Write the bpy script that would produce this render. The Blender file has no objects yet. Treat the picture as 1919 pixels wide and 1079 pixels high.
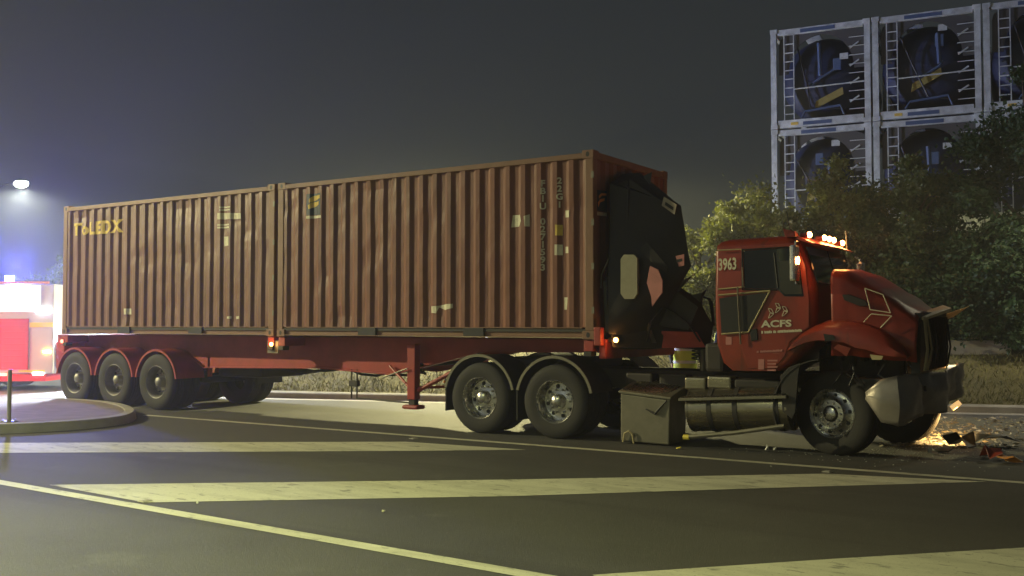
import bpy, bmesh, math, random
from mathutils import Vector, Matrix, noise as mnoise
random.seed(7)
R = math.radians
SC = bpy.context.scene
COL = SC.collection
# ------------------------------------------------------------------ camera
CAM = Vector((6.444, -11.913, 1.6))
RT = Vector((0.8377, 0.5461, 0.0)).normalized()
FW = Vector((-RT.y, RT.x, 0.0))
PITCH = R(2.04)
FPX = 1867.0
cd = bpy.data.cameras.new('camera'); cam = bpy.data.objects.new('camera', cd); COL.objects.link(cam)
cam.location = CAM
cam.rotation_euler = (math.pi/2 + PITCH, 0, math.atan2(RT.y, RT.x))
cd.sensor_width = 36; cd.lens = 36*FPX/1919; cd.clip_end = 2000; cd.clip_start = 0.1
SC.camera = cam
FWP = FW*math.cos(PITCH) + Vector((0, 0, math.sin(PITCH)))
UPP = -FW*math.sin(PITCH) + Vector((0, 0, math.cos(PITCH)))
def ray(px, py):
    return (FWP + RT*((px-959.5)/FPX) + UPP*((539.5-py)/FPX))
def PG(px, py, z=0.0):
    r = ray(px, py); return CAM + r*((z-CAM.z)/r.z)
def PY(px, py, y):
    r = ray(px, py); return CAM + r*((y-CAM.y)/r.y)
def PX(px, py, x):
    r = ray(px, py); return CAM + r*((x-CAM.x)/r.x)
def PD(px, py, d):
    r = ray(px, py); return CAM + r*(d/(r.dot(FW)))
# ------------------------------------------------------------------ world, sun, exposure
w = bpy.data.worlds.new('World'); SC.world = w; w.use_nodes = True
nt = w.node_tree; nt.nodes.clear()
sky = nt.nodes.new('ShaderNodeTexSky'); sky.sky_type = 'NISHITA'; sky.sun_disc = False
sky.sun_elevation = R(24); sky.sun_rotation = R(200); sky.dust_density = 3.0
hs = nt.nodes.new('ShaderNodeHueSaturation'); hs.inputs['Saturation'].default_value = 0.12
bg = nt.nodes.new('ShaderNodeBackground'); bg.inputs['Strength'].default_value = 0.0062
wo = nt.nodes.new('ShaderNodeOutputWorld')
tint = nt.nodes.new('ShaderNodeMix'); tint.data_type = 'RGBA'; tint.blend_type = 'MULTIPLY'; tint.inputs['Factor'].default_value = 1; tint.inputs['B'].default_value = (.86, .98, 1.0, 1)
nt.links.new(sky.outputs[0], hs.inputs['Color']); nt.links.new(hs.outputs[0], tint.inputs['A']); nt.links.new(tint.outputs['Result'], bg.inputs[0]); nt.links.new(bg.outputs[0], wo.inputs[0])
sl = bpy.data.lights.new('moon', 'SUN'); sl.energy = 0.02; sl.angle = R(0.5); sl.color = (0.8, 0.9, 1.0)
so = bpy.data.objects.new('moon', sl); COL.objects.link(so); so.rotation_euler = (R(50), 0, R(-30))
SC.view_settings.view_transform = 'Standard'; SC.view_settings.look = 'None'
SC.view_settings.exposure = 0.0; SC.view_settings.gamma = 1.0; SC.view_settings.use_curve_mapping = False
SC.render.engine = 'CYCLES'
def lamp_light(name, kind, loc, power, color, parent=None, radius=0.15, target=None, spot=150, blend=0.6):
    l = bpy.data.lights.new(name, kind); l.energy = power; l.color = color
    l.shadow_soft_size = radius
    if kind == 'SPOT': l.spot_size = R(spot); l.spot_blend = blend
    o = bpy.data.objects.new(name, l); COL.objects.link(o)
    loc = Vector(loc)
    if target is not None:
        o.rotation_mode = 'QUATERNION'
        o.rotation_quaternion = (Vector(target)-loc).to_track_quat('-Z', 'Y')
    if parent is not None:
        o.parent = parent; o.location = loc - parent_origin(parent)
    else: o.location = loc
    return o
# ------------------------------------------------------------------ helpers
ORIG = {}
def parent_origin(o):
    return ORIG.get(o.name, Vector((0, 0, 0)))
def tag(o, label=None, cat=None, group=None, kind=None):
    if label: o['label'] = label
    if cat: o['category'] = cat
    if group: o['group'] = group
    if kind: o['kind'] = kind
    return o
def thing(name, loc, label, cat, group=None, rz=0.0):
    o = bpy.data.objects.new(name, None); COL.objects.link(o)
    o.location = loc; o.rotation_euler = (0, 0, rz); o.empty_display_size = 0.2
    ORIG[o.name] = Vector(loc) if rz == 0 else Vector((0, 0, 0))
    return tag(o, label, cat, group)
class MB:
    def __init__(s): s.v = []; s.f = []
    def add(s, vs, fs):
        n = len(s.v); s.v += [tuple(v) for v in vs]; s.f += [tuple(i+n for i in f) for f in fs]; return s
    def hexa(s, p):
        return s.add(p, [(0, 3, 2, 1), (4, 5, 6, 7), (0, 1, 5, 4), (1, 2, 6, 5), (2, 3, 7, 6), (3, 0, 4, 7)])
    def box(s, x0, x1, y0, y1, z0, z1):
        return s.hexa([(x0, y0, z0), (x1, y0, z0), (x1, y1, z0), (x0, y1, z0), (x0, y0, z1), (x1, y0, z1), (x1, y1, z1), (x0, y1, z1)])
    def prism_y(s, poly, y0, y1):      # poly of (x,z)
        n = len(poly); vs = [(x, y0, z) for x, z in poly]+[(x, y1, z) for x, z in poly]
        fs = [tuple(range(n)), tuple(range(2*n-1, n-1, -1))]+[(i, i+n, (i+1) % n+n, (i+1) % n) for i in range(n)]
        return s.add(vs, fs)
    def prism_z(s, poly, z0, z1):
        n = len(poly); vs = [(x, y, z0) for x, y in poly]+[(x, y, z1) for x, y in poly]
        fs = [tuple(range(n-1, -1, -1)), tuple(range(n, 2*n))]+[(i, (i+1) % n, (i+1) % n+n, i+n) for i in range(n)]
        return s.add(vs, fs)
    def tube(s, pts, r, n=8, cap=True):
        pts = [Vector(p) for p in pts]; rs = r if isinstance(r, (list, tuple)) else [r]*len(pts)
        vs = []; fs = []; a = None
        for i, p in enumerate(pts):
            d = (pts[min(i+1, len(pts)-1)]-pts[max(i-1, 0)]).normalized()
            if a is None:
                a = d.cross(Vector((0, 0, 1)))
                if a.length < 0.05: a = d.cross(Vector((0, 1, 0)))
            a = (a - d*a.dot(d)).normalized(); b = d.cross(a)
            for k in range(n):
                t = 2*math.pi*k/n; vs.append(p+(a*math.cos(t)+b*math.sin(t))*rs[i])
        for i in range(len(pts)-1):
            for k in range(n):
                fs.append((i*n+k, i*n+(k+1) % n, (i+1)*n+(k+1) % n, (i+1)*n+k))
        if cap: fs += [tuple(range(n-1, -1, -1)), tuple(range((len(pts)-1)*n, len(pts)*n))]
        return s.add(vs, fs)
    def lathe_y(s, prof, c=(0, 0, 0), n=40, closed=False):   # prof of (r,y) around the y axis
        vs = []; m = len(prof)
        for k in range(n):
            t = 2*math.pi*k/n
            for r, y in prof: vs.append((c[0]+r*math.cos(t), c[1]+y, c[2]+r*math.sin(t)))
        fs = []
        for k in range(n):
            k2 = (k+1) % n
            for i in range(m if closed else m-1):
                j = (i+1) % m
                fs.append((k*m+i, k*m+j, k2*m+j, k2*m+i))
        return s.add(vs, fs)
    def arc_strip(s, cx, cz, r0, r1, a0, a1, y0, y1, n=18):   # curved plate (mudguard) around the y axis
        vs = []; fs = []
        for i in range(n+1):
            t = a0+(a1-a0)*i/n; c, q = math.cos(t), math.sin(t)
            vs += [(cx+r0*c, y0, cz+r0*q), (cx+r1*c, y0, cz+r1*q), (cx+r1*c, y1, cz+r1*q), (cx+r0*c, y1, cz+r0*q)]
        for i in range(n):
            for k in range(4): fs.append((i*4+k, i*4+(k+1) % 4, i*4+4+(k+1) % 4, i*4+4+k))
        fs += [(3, 2, 1, 0), (n*4, n*4+1, n*4+2, n*4+3)]
        return s.add(vs, fs)
    def ball(s, c, r, n=10, m=6, sq=(1, 1, 1)):
        vs = []; fs = []
        for i in range(m+1):
            t = math.pi*i/m
            for k in range(n):
                p = 2*math.pi*k/n
                vs.append((c[0]+r*sq[0]*math.sin(t)*math.cos(p), c[1]+r*sq[1]*math.sin(t)*math.sin(p), c[2]+r*sq[2]*math.cos(t)))
        for i in range(m):
            for k in range(n): fs.append((i*n+k, (i+1)*n+k, (i+1)*n+(k+1) % n, i*n+(k+1) % n))
        return s.add(vs, fs)
    def mesh(s, name, org=Vector((0, 0, 0))):
        me = bpy.data.meshes.new(name); me.from_pydata([Vector(v)-org for v in s.v], [], s.f); me.update()
        return me
    def build(s, name, m, parent=None, smooth=False, bevel=0.0, local=False, fix=True, merge=False):
        org = Vector((0, 0, 0))
        if parent is not None and not local: org = parent_origin(parent)
        me = s.mesh(name, org)
        if fix or bevel or merge:
            bm = bmesh.new(); bm.from_mesh(me)
            if merge: bmesh.ops.remove_doubles(bm, verts=bm.verts, dist=1e-5)
            if bevel:
                es = [e for e in bm.edges if len(e.link_faces) == 2 and e.calc_face_angle(0) > 0.6]
                bmesh.ops.bevel(bm, geom=es, offset=bevel, segments=2, affect='EDGES', profile=0.6)
            if fix: bmesh.ops.recalc_face_normals(bm, faces=bm.faces)
            bm.to_mesh(me); bm.free()
        return link(name, me, m, parent, smooth, org)
def link(name, me, m, parent=None, smooth=False, org=Vector((0, 0, 0))):
    if m is not None and len(me.materials) == 0: me.materials.append(m)
    if smooth:
        me.polygons.foreach_set('use_smooth', [True]*len(me.polygons))
        try: me.set_sharp_from_angle(angle=R(38))
        except Exception: pass
    o = bpy.data.objects.new(name, me); COL.objects.link(o)
    if parent is not None: o.parent = parent
    ORIG[o.name] = org
    return o
# ------------------------------------------------------------------ materials
def mat(name, base, rough=0.6, metal=0.0, var=0.0, var_scale=6.0, col2=None, bump=0.0, bump_scale=60.0, spec=0.5, coat=0.0, trans=0.0, stretch=None):
    m = bpy.data.materials.new(name); m.use_nodes = True
    n = m.node_tree.nodes; l = m.node_tree.links; b = n['Principled BSDF']
    b.inputs['Roughness'].default_value = rough; b.inputs['Metallic'].default_value = metal
    b.inputs['Specular IOR Level'].default_value = spec; b.inputs['Coat Weight'].default_value = coat
    b.inputs['Transmission Weight'].default_value = trans
    b.inputs['Base Color'].default_value = (*base, 1)
    tc = n.new('ShaderNodeTexCoord'); src = tc.outputs['Object']
    if stretch:
        mp = n.new('ShaderNodeMapping'); mp.inputs['Scale'].default_value = stretch
        l.new(src, mp.inputs[0]); src = mp.outputs[0]
    if var > 0:
        nz = n.new('ShaderNodeTexNoise'); nz.inputs['Scale'].default_value = var_scale; nz.inputs['Detail'].default_value = 6; nz.inputs['Roughness'].default_value = 0.62
        l.new(src, nz.inputs['Vector'])
        rp = n.new('ShaderNodeValToRGB'); c2 = col2 or tuple(c*0.45 for c in base)
        rp.color_ramp.elements[0].position = 0.5-0.25; rp.color_ramp.elements[1].position = 0.5+0.2
        rp.color_ramp.elements[0].color = (*[a*var+q*(1-var) for a, q in zip(c2, base)], 1); rp.color_ramp.elements[1].color = (*base, 1)
        l.new(nz.outputs['Fac'], rp.inputs[0]); l.new(rp.outputs[0], b.inputs['Base Color'])
        mr = n.new('ShaderNodeMapRange'); mr.inputs['To Min'].default_value = min(1, rough+0.15); mr.inputs['To Max'].default_value = max(0.05, rough-0.08)
        l.new(nz.outputs['Fac'], mr.inputs[0]); l.new(mr.outputs[0], b.inputs['Roughness'])
    if bump > 0:
        bz = n.new('ShaderNodeTexNoise'); bz.inputs['Scale'].default_value = bump_scale; bz.inputs['Detail'].default_value = 4
        l.new(tc.outputs['Object'], bz.inputs['Vector'])
        bp = n.new('ShaderNodeBump'); bp.inputs['Strength'].default_value = bump; bp.inputs['Distance'].default_value = 0.02
        l.new(bz.outputs['Fac'], bp.inputs['Height']); l.new(bp.outputs[0], b.inputs['Normal'])
    return m
def emit(name, col, strength):
    m = bpy.data.materials.new(name); m.use_nodes = True; b = m.node_tree.nodes['Principled BSDF']
    b.inputs['Base Color'].default_value = (*[min(0.8, c) for c in col], 1)
    b.inputs['Emission Color'].default_value = (*col, 1); b.inputs['Emission Strength'].default_value = strength
    return m
M = {}
M['asphalt'] = mat('asphalt', (0.062, 0.060, 0.056), 0.82, var=0.55, var_scale=0.55, bump=0.35, bump_scale=220, col2=(0.040, 0.039, 0.037))
M['line'] = mat('road_paint', (0.55, 0.54, 0.45), 0.7, var=0.75, var_scale=3.2, col2=(0.24, 0.235, 0.20), bump=0.3, bump_scale=150)
M['kerb'] = mat('kerb_concrete', (0.36, 0.34, 0.30), 0.85, var=0.6, var_scale=2.5, bump=0.3, bump_scale=80)
M['pave'] = mat('island_paving', (0.24, 0.20, 0.17), 0.85, var=0.6, var_scale=3, bump=0.3, bump_scale=90)
M['soil'] = mat('verge_soil', (0.13, 0.115, 0.055), 0.95, var=0.8, var_scale=1.6, col2=(0.06, 0.055, 0.025), bump=0.8, bump_scale=22)
M['grass'] = mat('grass_blades', (0.20, 0.185, 0.055), 0.8, var=0.9, var_scale=0.7, col2=(0.07, 0.08, 0.022))
def layered(name, base, layers, rough=0.6, metal=0.0, spec=0.5, bumps=()):
    """base colour, then layers of (colour, scale vector, noise scale, low, high, strength), then bumps of (scale, strength, distance)"""
    m = bpy.data.materials.new(name); m.use_nodes = True
    n = m.node_tree.nodes; l = m.node_tree.links; b = n['Principled BSDF']
    b.inputs['Roughness'].default_value = rough; b.inputs['Metallic'].default_value = metal; b.inputs['Specular IOR Level'].default_value = spec
    tc = n.new('ShaderNodeTexCoord'); rgb = n.new('ShaderNodeRGB'); rgb.outputs[0].default_value = (*base, 1); cur = rgb.outputs[0]
    for k, (col, sv, sc_, lo, hi, st) in enumerate(layers):
        mp = n.new('ShaderNodeMapping'); mp.inputs['Scale'].default_value = sv; mp.inputs['Location'].default_value = (k*3.7, k*1.9, k*2.3); l.new(tc.outputs['Object'], mp.inputs[0])
        nz = n.new('ShaderNodeTexNoise'); nz.inputs['Scale'].default_value = sc_; nz.inputs['Detail'].default_value = 7; nz.inputs['Roughness'].default_value = .62; l.new(mp.outputs[0], nz.inputs['Vector'])
        mr = n.new('ShaderNodeMapRange'); mr.inputs['From Min'].default_value = lo; mr.inputs['From Max'].default_value = hi; mr.inputs['To Max'].default_value = st; l.new(nz.outputs['Fac'], mr.inputs[0])
        mx = n.new('ShaderNodeMix'); mx.data_type = 'RGBA'; l.new(mr.outputs[0], mx.inputs['Factor']); l.new(cur, mx.inputs['A']); mx.inputs['B'].default_value = (*col, 1); cur = mx.outputs['Result']
    l.new(cur, b.inputs['Base Color']); prev = None
    for sc_, st, di in bumps:
        bz = n.new('ShaderNodeTexNoise'); bz.inputs['Scale'].default_value = sc_; bz.inputs['Detail'].default_value = 5; l.new(tc.outputs['Object'], bz.inputs['Vector'])
        bp = n.new('ShaderNodeBump'); bp.inputs['Strength'].default_value = st; bp.inputs['Distance'].default_value = di; l.new(bz.outputs['Fac'], bp.inputs['Height'])
        if prev is not None: l.new(prev, bp.inputs['Normal'])
        prev = bp.outputs[0]
    if prev is not None: l.new(prev, b.inputs['Normal'])
    return m
def contmat(name, base, k):
    return layered(name, base, [(tuple(c*.55 for c in base), (5, 5, .25), 1.0, .48, .66, .7), (tuple(c*1.45 for c in base), (3, 3, .5), 1.3, .55, .72, .55), ((.17, .06, .025), (1.3, 1.3, .8), 1.6, .60, .68, .8), ((.34, .27, .19), (9, 9, 2), 2.2, .70, .74, .5)], .45, bumps=((2.2, .35, .06), (14, .12, .02)))
M['cab_red'] = layered('cab_red_paint', (0.26, 0.030, 0.013), [((.13, .018, .010), (1, 1, 1), 1.6, .45, .65, .7), ((.11, .075, .05), (1, 1, .5), 2.6, .56, .72, .28), ((.05, .03, .022), (3, 3, .4), 2.0, .58, .70, .55), ((.40, .22, .16), (1, 1, 14), 3.0, .69, .73, .5)], .34, bumps=((3.0, .10, .04), (40, .05, .01)))
M['cont_side'] = contmat('container_paint', (0.205, 0.076, 0.044), 0)
M['cont_frame'] = mat('container_frame_paint', (0.235, 0.120, 0.068), 0.5, var=0.6, var_scale=4, col2=(0.16, 0.085, 0.05), bump=0.1, bump_scale=30)
M['cont_old'] = contmat('container_paint_faded', (0.200, 0.092, 0.066), 4)
M['trail_red'] = mat('trailer_red_paint', (0.40, 0.045, 0.035), 0.45, var=0.6, var_scale=3.5, col2=(0.17, 0.022, 0.016), bump=0.1, bump_scale=30)
M['black'] = mat('black_plastic', (0.010, 0.010, 0.011), 0.5, var=0.5, var_scale=5, bump=0.08, bump_scale=25)
M['chassis'] = mat('chassis_black', (0.022, 0.021, 0.020), 0.6, var=0.6, var_scale=6, col2=(0.05, 0.04, 0.03))
M['fair'] = mat('torn_fairing_black', (0.030, 0.027, 0.025), 0.5, var=0.6, var_scale=3, bump=0.3, bump_scale=5, spec=0.4)
M['rubber'] = mat('tyre_rubber', (0.016, 0.0155, 0.015), 0.75, var=0.7, var_scale=7, col2=(0.036, 0.033, 0.027), bump=0.15, bump_scale=60)
M['alloy'] = mat('polished_alloy', (0.62, 0.61, 0.58), 0.24, 1.0, var=0.5, var_scale=8, col2=(0.3, 0.28, 0.25))
M['steelrim'] = mat('dusty_steel_rim', (0.30, 0.29, 0.26), 0.5, 0.5, var=0.6, var_scale=9)
M['tank'] = mat('tank_alloy', (0.38, 0.34, 0.25), 0.25, 0.9, var=0.6, var_scale=4, col2=(0.1, 0.085, 0.06), stretch=(0.5, 3, 3))
M['galv'] = mat('dull_plate', (0.22, 0.205, 0.155), 0.45, 0.45, var=0.6, var_scale=5, bump=0.1, bump_scale=12)
M['bumper'] = mat('bent_bumper_alloy', (0.40, 0.36, 0.31), 0.40, 0.6, var=0.5, var_scale=4, bump=0.15, bump_scale=5)
M['glass'] = mat('dark_glass', (0.006, 0.008, 0.008), 0.05, spec=0.35)
M['white'] = mat('white_paint', (0.72, 0.72, 0.68), 0.5, var=0.3, var_scale=9)
M['cream'] = mat('faded_lettering', (0.78, 0.74, 0.55), 0.6, var=0.6, var_scale=12)
M['yellow'] = mat('yellow_lettering', (0.75, 0.55, 0.10), 0.6, var=0.5, var_scale=10)
M['orange'] = mat('orange_mark', (0.70, 0.28, 0.05), 0.6)
M['navy'] = mat('navy_label', (0.02, 0.035, 0.06), 0.5)
M['stripe'] = mat('gold_stripe', (0.50, 0.42, 0.22), 0.5)
M['mirror'] = mat('mirror_back', (0.33, 0.31, 0.21), 0.45, var=0.4, var_scale=7)
M['pink'] = mat('pink_torn_trim', (0.55, 0.22, 0.20), 0.6, var=0.5, var_scale=5)
M['amber'] = emit('amber_lamp', (1.0, 0.36, 0.07), 45)
M['amber_hi'] = emit('amber_roof_lamp', (1.0, 0.36, 0.09), 50)
M['amber_dead'] = mat('amber_lens', (0.6, 0.2, 0.03), 0.3)
M['hivis'] = mat('hivis_yellow', (0.62, 0.78, 0.06), 0.7)
M['cloth'] = mat('navy_cloth', (0.03, 0.04, 0.07), 0.9)
M['skin'] = mat('skin', (0.45, 0.27, 0.19), 0.6)
M['reflect'] = mat('reflective_tape', (0.75, 0.76, 0.74), 0.4)
M['iso'] = mat('tank_frame_white', (0.68, 0.75, 0.76), 0.6, var=0.75, var_scale=3, col2=(0.12, 0.12, 0.11))
M['iso_blue'] = mat('tank_shell_blue', (0.012, 0.022, 0.065), 0.55, var=0.6, var_scale=2)
M['iso_dark'] = mat('tank_shadow_navy', (0.025, 0.03, 0.045), 0.6)
M['iso_lab'] = mat('tank_label_blue', (0.06, 0.10, 0.20), 0.6)
M['bark'] = mat('bark', (0.10, 0.075, 0.05), 0.9, var=0.6, var_scale=12, bump=0.6, bump_scale=30)
M['steelpost'] = mat('galvanised_post', (0.38, 0.38, 0.36), 0.5, 0.6)
M['fire_white'] = mat('fire_engine_white', (0.50, 0.50, 0.48), 0.4)
M['fire_red'] = mat('fire_engine_red', (0.55, 0.03, 0.03), 0.4)
M['fire_yel'] = mat('fire_engine_yellow', (0.75, 0.62, 0.08), 0.5)
M['barrier'] = mat('pale_barrier', (0.45, 0.43, 0.40), 0.8, var=0.4, var_scale=3)
def leafmat(name, c1, c2):
    m = mat(name, c1, 0.6, var=0.9, var_scale=1.4, col2=c2)
    b = m.node_tree.nodes['Principled BSDF']; l = m.node_tree.links; n = m.node_tree.nodes
    tr = n.new('ShaderNodeBsdfTranslucent'); tr.inputs[0].default_value = (c1[0]*0.9, c1[1]*1.0, c1[2]*0.6, 1)
    mx = n.new('ShaderNodeMixShader'); mx.inputs[0].default_value = 0.3
    out = n['Material Output']; l.new(b.outputs[0], mx.inputs[1]); l.new(tr.outputs[0], mx.inputs[2]); l.new(mx.outputs[0], out.inputs[0])
    return m
M['leafA'] = leafmat('leaf_yellow_green', (0.17, 0.17, 0.040), (0.085, 0.105, 0.022))
M['leafB'] = leafmat('leaf_mid_green', (0.10, 0.125, 0.034), (0.045, 0.065, 0.018))
M['leafC'] = leafmat('leaf_dark_green', (0.035, 0.075, 0.022), (0.018, 0.04, 0.012))
M['asphalt'] = layered('asphalt', (0.066, 0.064, 0.060), [((.040, .039, .037), (1, 1, 1), .22, .42, .62, .8), ((.034, .033, .032), (.10, 1.6, 1), .9, .52, .68, .75), ((.095, .092, .085), (1, 1, 1), 1.7, .60, .72, .5), ((.15, .145, .13), (1, 1, 1), 75, .58, .68, .55), ((.02, .02, .02), (1, 1, 1), 60, .60, .70, .6), ((.016, .016, .016), (1, 1, 1), .8, .69, .72, .8)], .78, bumps=((120, .5, .012), (30, .25, .02)))
M['line'] = layered('road_paint', (0.52, 0.51, 0.40), [((.34, .33, .26), (.25, 1.6, 1), 2.2, .45, .65, .75), ((.10, .098, .09), (.6, 1.5, 1), 7, .58, .66, .75), ((.08, .08, .075), (1, 1, 1), 40, .60, .68, .6), ((.62, .61, .5), (1, 1, 1), 1.3, .55, .7, .5)], .7, bumps=((120, .45, .01),))
# ------------------------------------------------------------------ ground, road, markings
m = MB(); S = 700
m.add([(-S, -S, 0), (S, -S, 0), (S, S, 0), (-S, S, 0)], [(0, 1, 2, 3)])
tag(m.build('road', M['asphalt']), kind='structure')
def strip(name, poly, z=0.004):
    mm = MB(); n = len(poly)
    mm.add([(p[0], p[1], z) for p in poly], [tuple(range(n))])
    o = mm.build(name, M['line']); tag(o, kind='structure')
    if o.data.polygons[0].normal.z < 0: o.data.flip_normals()
    return o
def line2(a, b, wd, ext0=0.0, ext1=0.0):
    a, b = Vector(a), Vector(b); d = (b-a); d.z = 0; d.normalize(); q = Vector((-d.y, d.x, 0))*wd/2
    a = a-d*ext0; b = b+d*ext1
    return [a-q, b-q, b+q, a+q]
LBa, LBb = PG(272, 778), PG(1919, 905)
LAa, LAb = PG(0, 904), PG(1010, 1081)
strip('road_edge_line', line2(LBa, LBb, 0.13, 0, 6))
strip('road_edge_line', line2(LAa, LAb, 0.15, 4, 5))
strip('chevron_bar', [PG(-300, 834), PG(0, 830), PG(760, 828), PG(985, 843), PG(800, 845), PG(0, 849), PG(-300, 852)], 0.0035)
strip('chevron_bar', [PG(92, 909), PG(960, 899), PG(1545, 888), PG(1850, 903), PG(1500, 913), PG(960, 930), PG(272, 942)], 0.0035)
strip('chevron_bar', [PG(1110, 1078), PG(1560, 1048), PG(2150, 1013), PG(2300, 1050), PG(2150, 1078), PG(1700, 1120), PG(1260, 1150)], 0.0035)
# raised pavement markers
def marker(px, py, label):
    p = PG(px, py, 0.004); t = thing('pavement_marker', p, label, 'road marker', 'raised pavement markers beside the chevron bars', rz=R(-3))
    b = MB(); b.hexa([(-.05, -.05, 0), (.05, -.05, 0), (.05, .05, 0), (-.05, .05, 0), (-.03, -.045, .011), (.03, -.045, .011), (.03, .045, .011), (-.03, .045, .011)])
    b.build('marker_body', M['kerb'], t, local=True)
    b = MB(); b.add([(-.048, -.04, .004), (-.048, .04, .004), (-.034, .04, .010), (-.034, -.04, .010)], [(0, 1, 2, 3)])
    for v in range(4): b.v[v] = (b.v[v][0]-.002, b.v[v][1], b.v[v][2]+.001)
    b.build('reflector', M['reflect'], t, local=True)
marker(775, 822, 'raised road marker where the far chevron bar meets the edge line')
marker(272, 939, 'raised road marker at the left tip of the middle chevron bar')
marker(1550, 884, 'raised road marker where the middle chevron bar meets the far edge line')
# ------------------------------------------------------------------ traffic island at left
def island():
    cpts = [PG(-420, 800), PG(-250, 760), PG(0, 757), PG(110, 758), PG(190, 763), PG(238, 771), PG(256, 782), PG(240, 793), PG(180, 802), PG(90, 809), PG(0, 813), PG(-250, 822)]
    pts = []
    n = len(cpts)
    for i in range(n):
        p0, p1, p2, p3 = [Vector((cpts[(i+k-1) % n].x, cpts[(i+k-1) % n].y, 0)) for k in range(4)]
        for s in range(4):
            t = s/4
            pts.append(0.5*((2*p1)+(p2-p0)*t+(2*p0-5*p1+4*p2-p3)*t*t+(-p0+3*p1-3*p2+p3)*t**3))
    c = sum(pts, Vector())/len(pts)
    def ring(off, z): return [((p.x+(c.x-p.x)/(p-c).length*off), (p.y+(c.y-p.y)/(p-c).length*off), z) for p in pts]
    rings = [ring(0, 0.0), ring(0.02, 0.10), ring(0.05, 0.135), ring(0.20, 0.14), ring(0.22, 0.125)]
    N = len(pts); mb = MB(); vs = sum(rings, [])
    fs = [(a*N+i, a*N+(i+1) % N, (a+1)*N+(i+1) % N, (a+1)*N+i) for a in range(4) for i in range(N)]
    mb.add(vs, fs); k = mb.build('island_kerb', M['kerb'], smooth=True); tag(k, kind='structure')
    mb = MB(); mb.add(ring(0.215, 0.13), [tuple(range(N))]); tag(mb.build('island_paving', M['pave']), kind='structure')
island()
bp = PG(17, 790, 0.13)
t = thing('bollard_post', bp, 'slim bare steel post standing on the traffic island at left', 'post')
MB().tube([bp, bp+Vector((0, 0, 0.78))], 0.03, 12).build('post', M['steelpost'], t, smooth=True)
b = MB(); b.box(bp.x-.09, bp.x+.09, bp.y-.09, bp.y+.09, bp.z, bp.z+.012); b.build('base_plate', M['steelpost'], t)
for dx in (-.06, .06):
    for dy in (-.06, .06): MB().tube([bp+Vector((dx, dy, .012)), bp+Vector((dx, dy, .035))], .012, 6).build('anchor_bolt', M['alloy'], t)
# ------------------------------------------------------------------ far kerb and verge
K0, K1 = PG(510, 746), PG(840, 753)
KD = (K1-K0); KD.z = 0; KD.normalize(); KN = Vector((-KD.y, KD.x, 0))
if KN.dot(FW) < 0: KN = -KN
def VW(t, wv, z): p = K0+KD*t+KN*wv; return Vector((p.x, p.y, z))
T0, T1 = -4.5, 34.0
b = MB()      # kerb with its channel, a run of separate kerb stones
kerb_stone = None
n = 0; tt = T0
kroot = tag(link('far_kerb', bpy.data.meshes.new('far_kerb'), M['kerb']), kind='structure') if False else None
kb = MB()
prof = [(0, 0.0), (0.02, 0.11), (0.06, 0.14), (0.16, 0.145), (0.16, 0.0)]
for q in range(1):
    pass
vs = []; fs = []
steps = 60
for i in range(steps+1):
    t_ = T0+(T1-T0)*i/steps
    for (wv, z) in prof: vs.append(VW(t_, wv, z))
for i in range(steps):
    for k in range(4): fs.append((i*5+k, i*5+k+1, i*5+5+k+1, i*5+5+k))
kb.add(vs, fs); tag(kb.build('far_kerb', M['kerb'], smooth=True), kind='structure')
gut = MB(); gut.add([VW(T0, -0.35, .004), VW(T1, -0.35, .004), VW(T1, 0.0, .008), VW(T0, 0.0, .008)], [(0, 1, 2, 3)])
tag(gut.build('far_gutter', M['kerb']), kind='structure')
def vz(t_, wv):
    s = max(0.0, min(1.0, (wv-0.2)/3.0)); s = s*s*(3-2*s)*0.55+s*0.45
    e = max(0.0, min(1.0, (t_-T0)/1.5))
    return 0.135 + e*(s*1.0 + 0.07*mnoise.noise(Vector((t_*0.8, wv*0.8, 3)))*min(1, wv))
def verge():
    nt_, nw = 130, 60; mb = MB(); W1 = 45.0
    ws = [0.158+ (6.0*(j/40) if j <= 40 else 6.0+(W1-6.0)*((j-40)/20)**1.5) for j in range(nw+1)]
    for i in range(nt_+1):
        t_ = T0+(T1-T0)*i/nt_
        for wv in ws: mb.v.append(tuple(VW(t_, wv, vz(t_, wv))))
    for i in range(nt_):
        for j in range(nw): a = i*(nw+1)+j; mb.f.append((a, a+1, a+nw+2, a+nw+1))
    tag(mb.build('verge_bank', M['soil'], smooth=True), kind='structure')
verge()
def grass():
    vs = []; fs = []
    for i in range(60000):
        t_ = random.uniform(T0+.1, 26); wv = 0.25+random.random()**1.3*6.5
        p = VW(t_, wv, vz(t_, wv)-0.01); h = random.uniform(0.04, 0.14); a = random.uniform(0, 6.28); wd = random.uniform(.006, .014)
        dx, dy = math.cos(a)*wd, math.sin(a)*wd; lx, ly = random.gauss(0, .06), random.gauss(0, .06)
        n = len(vs); vs += [(p.x-dx, p.y-dy, p.z), (p.x+dx, p.y+dy, p.z), (p.x+lx, p.y+ly, p.z+h)]; fs.append((n, n+1, n+2))
    mb = MB(); mb.v = vs; mb.f = fs
    tag(mb.build('verge_grass', M['grass'], fix=False), 'dry yellow green grass covering the bank behind the truck', 'grass', kind='stuff')
grass()
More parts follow.
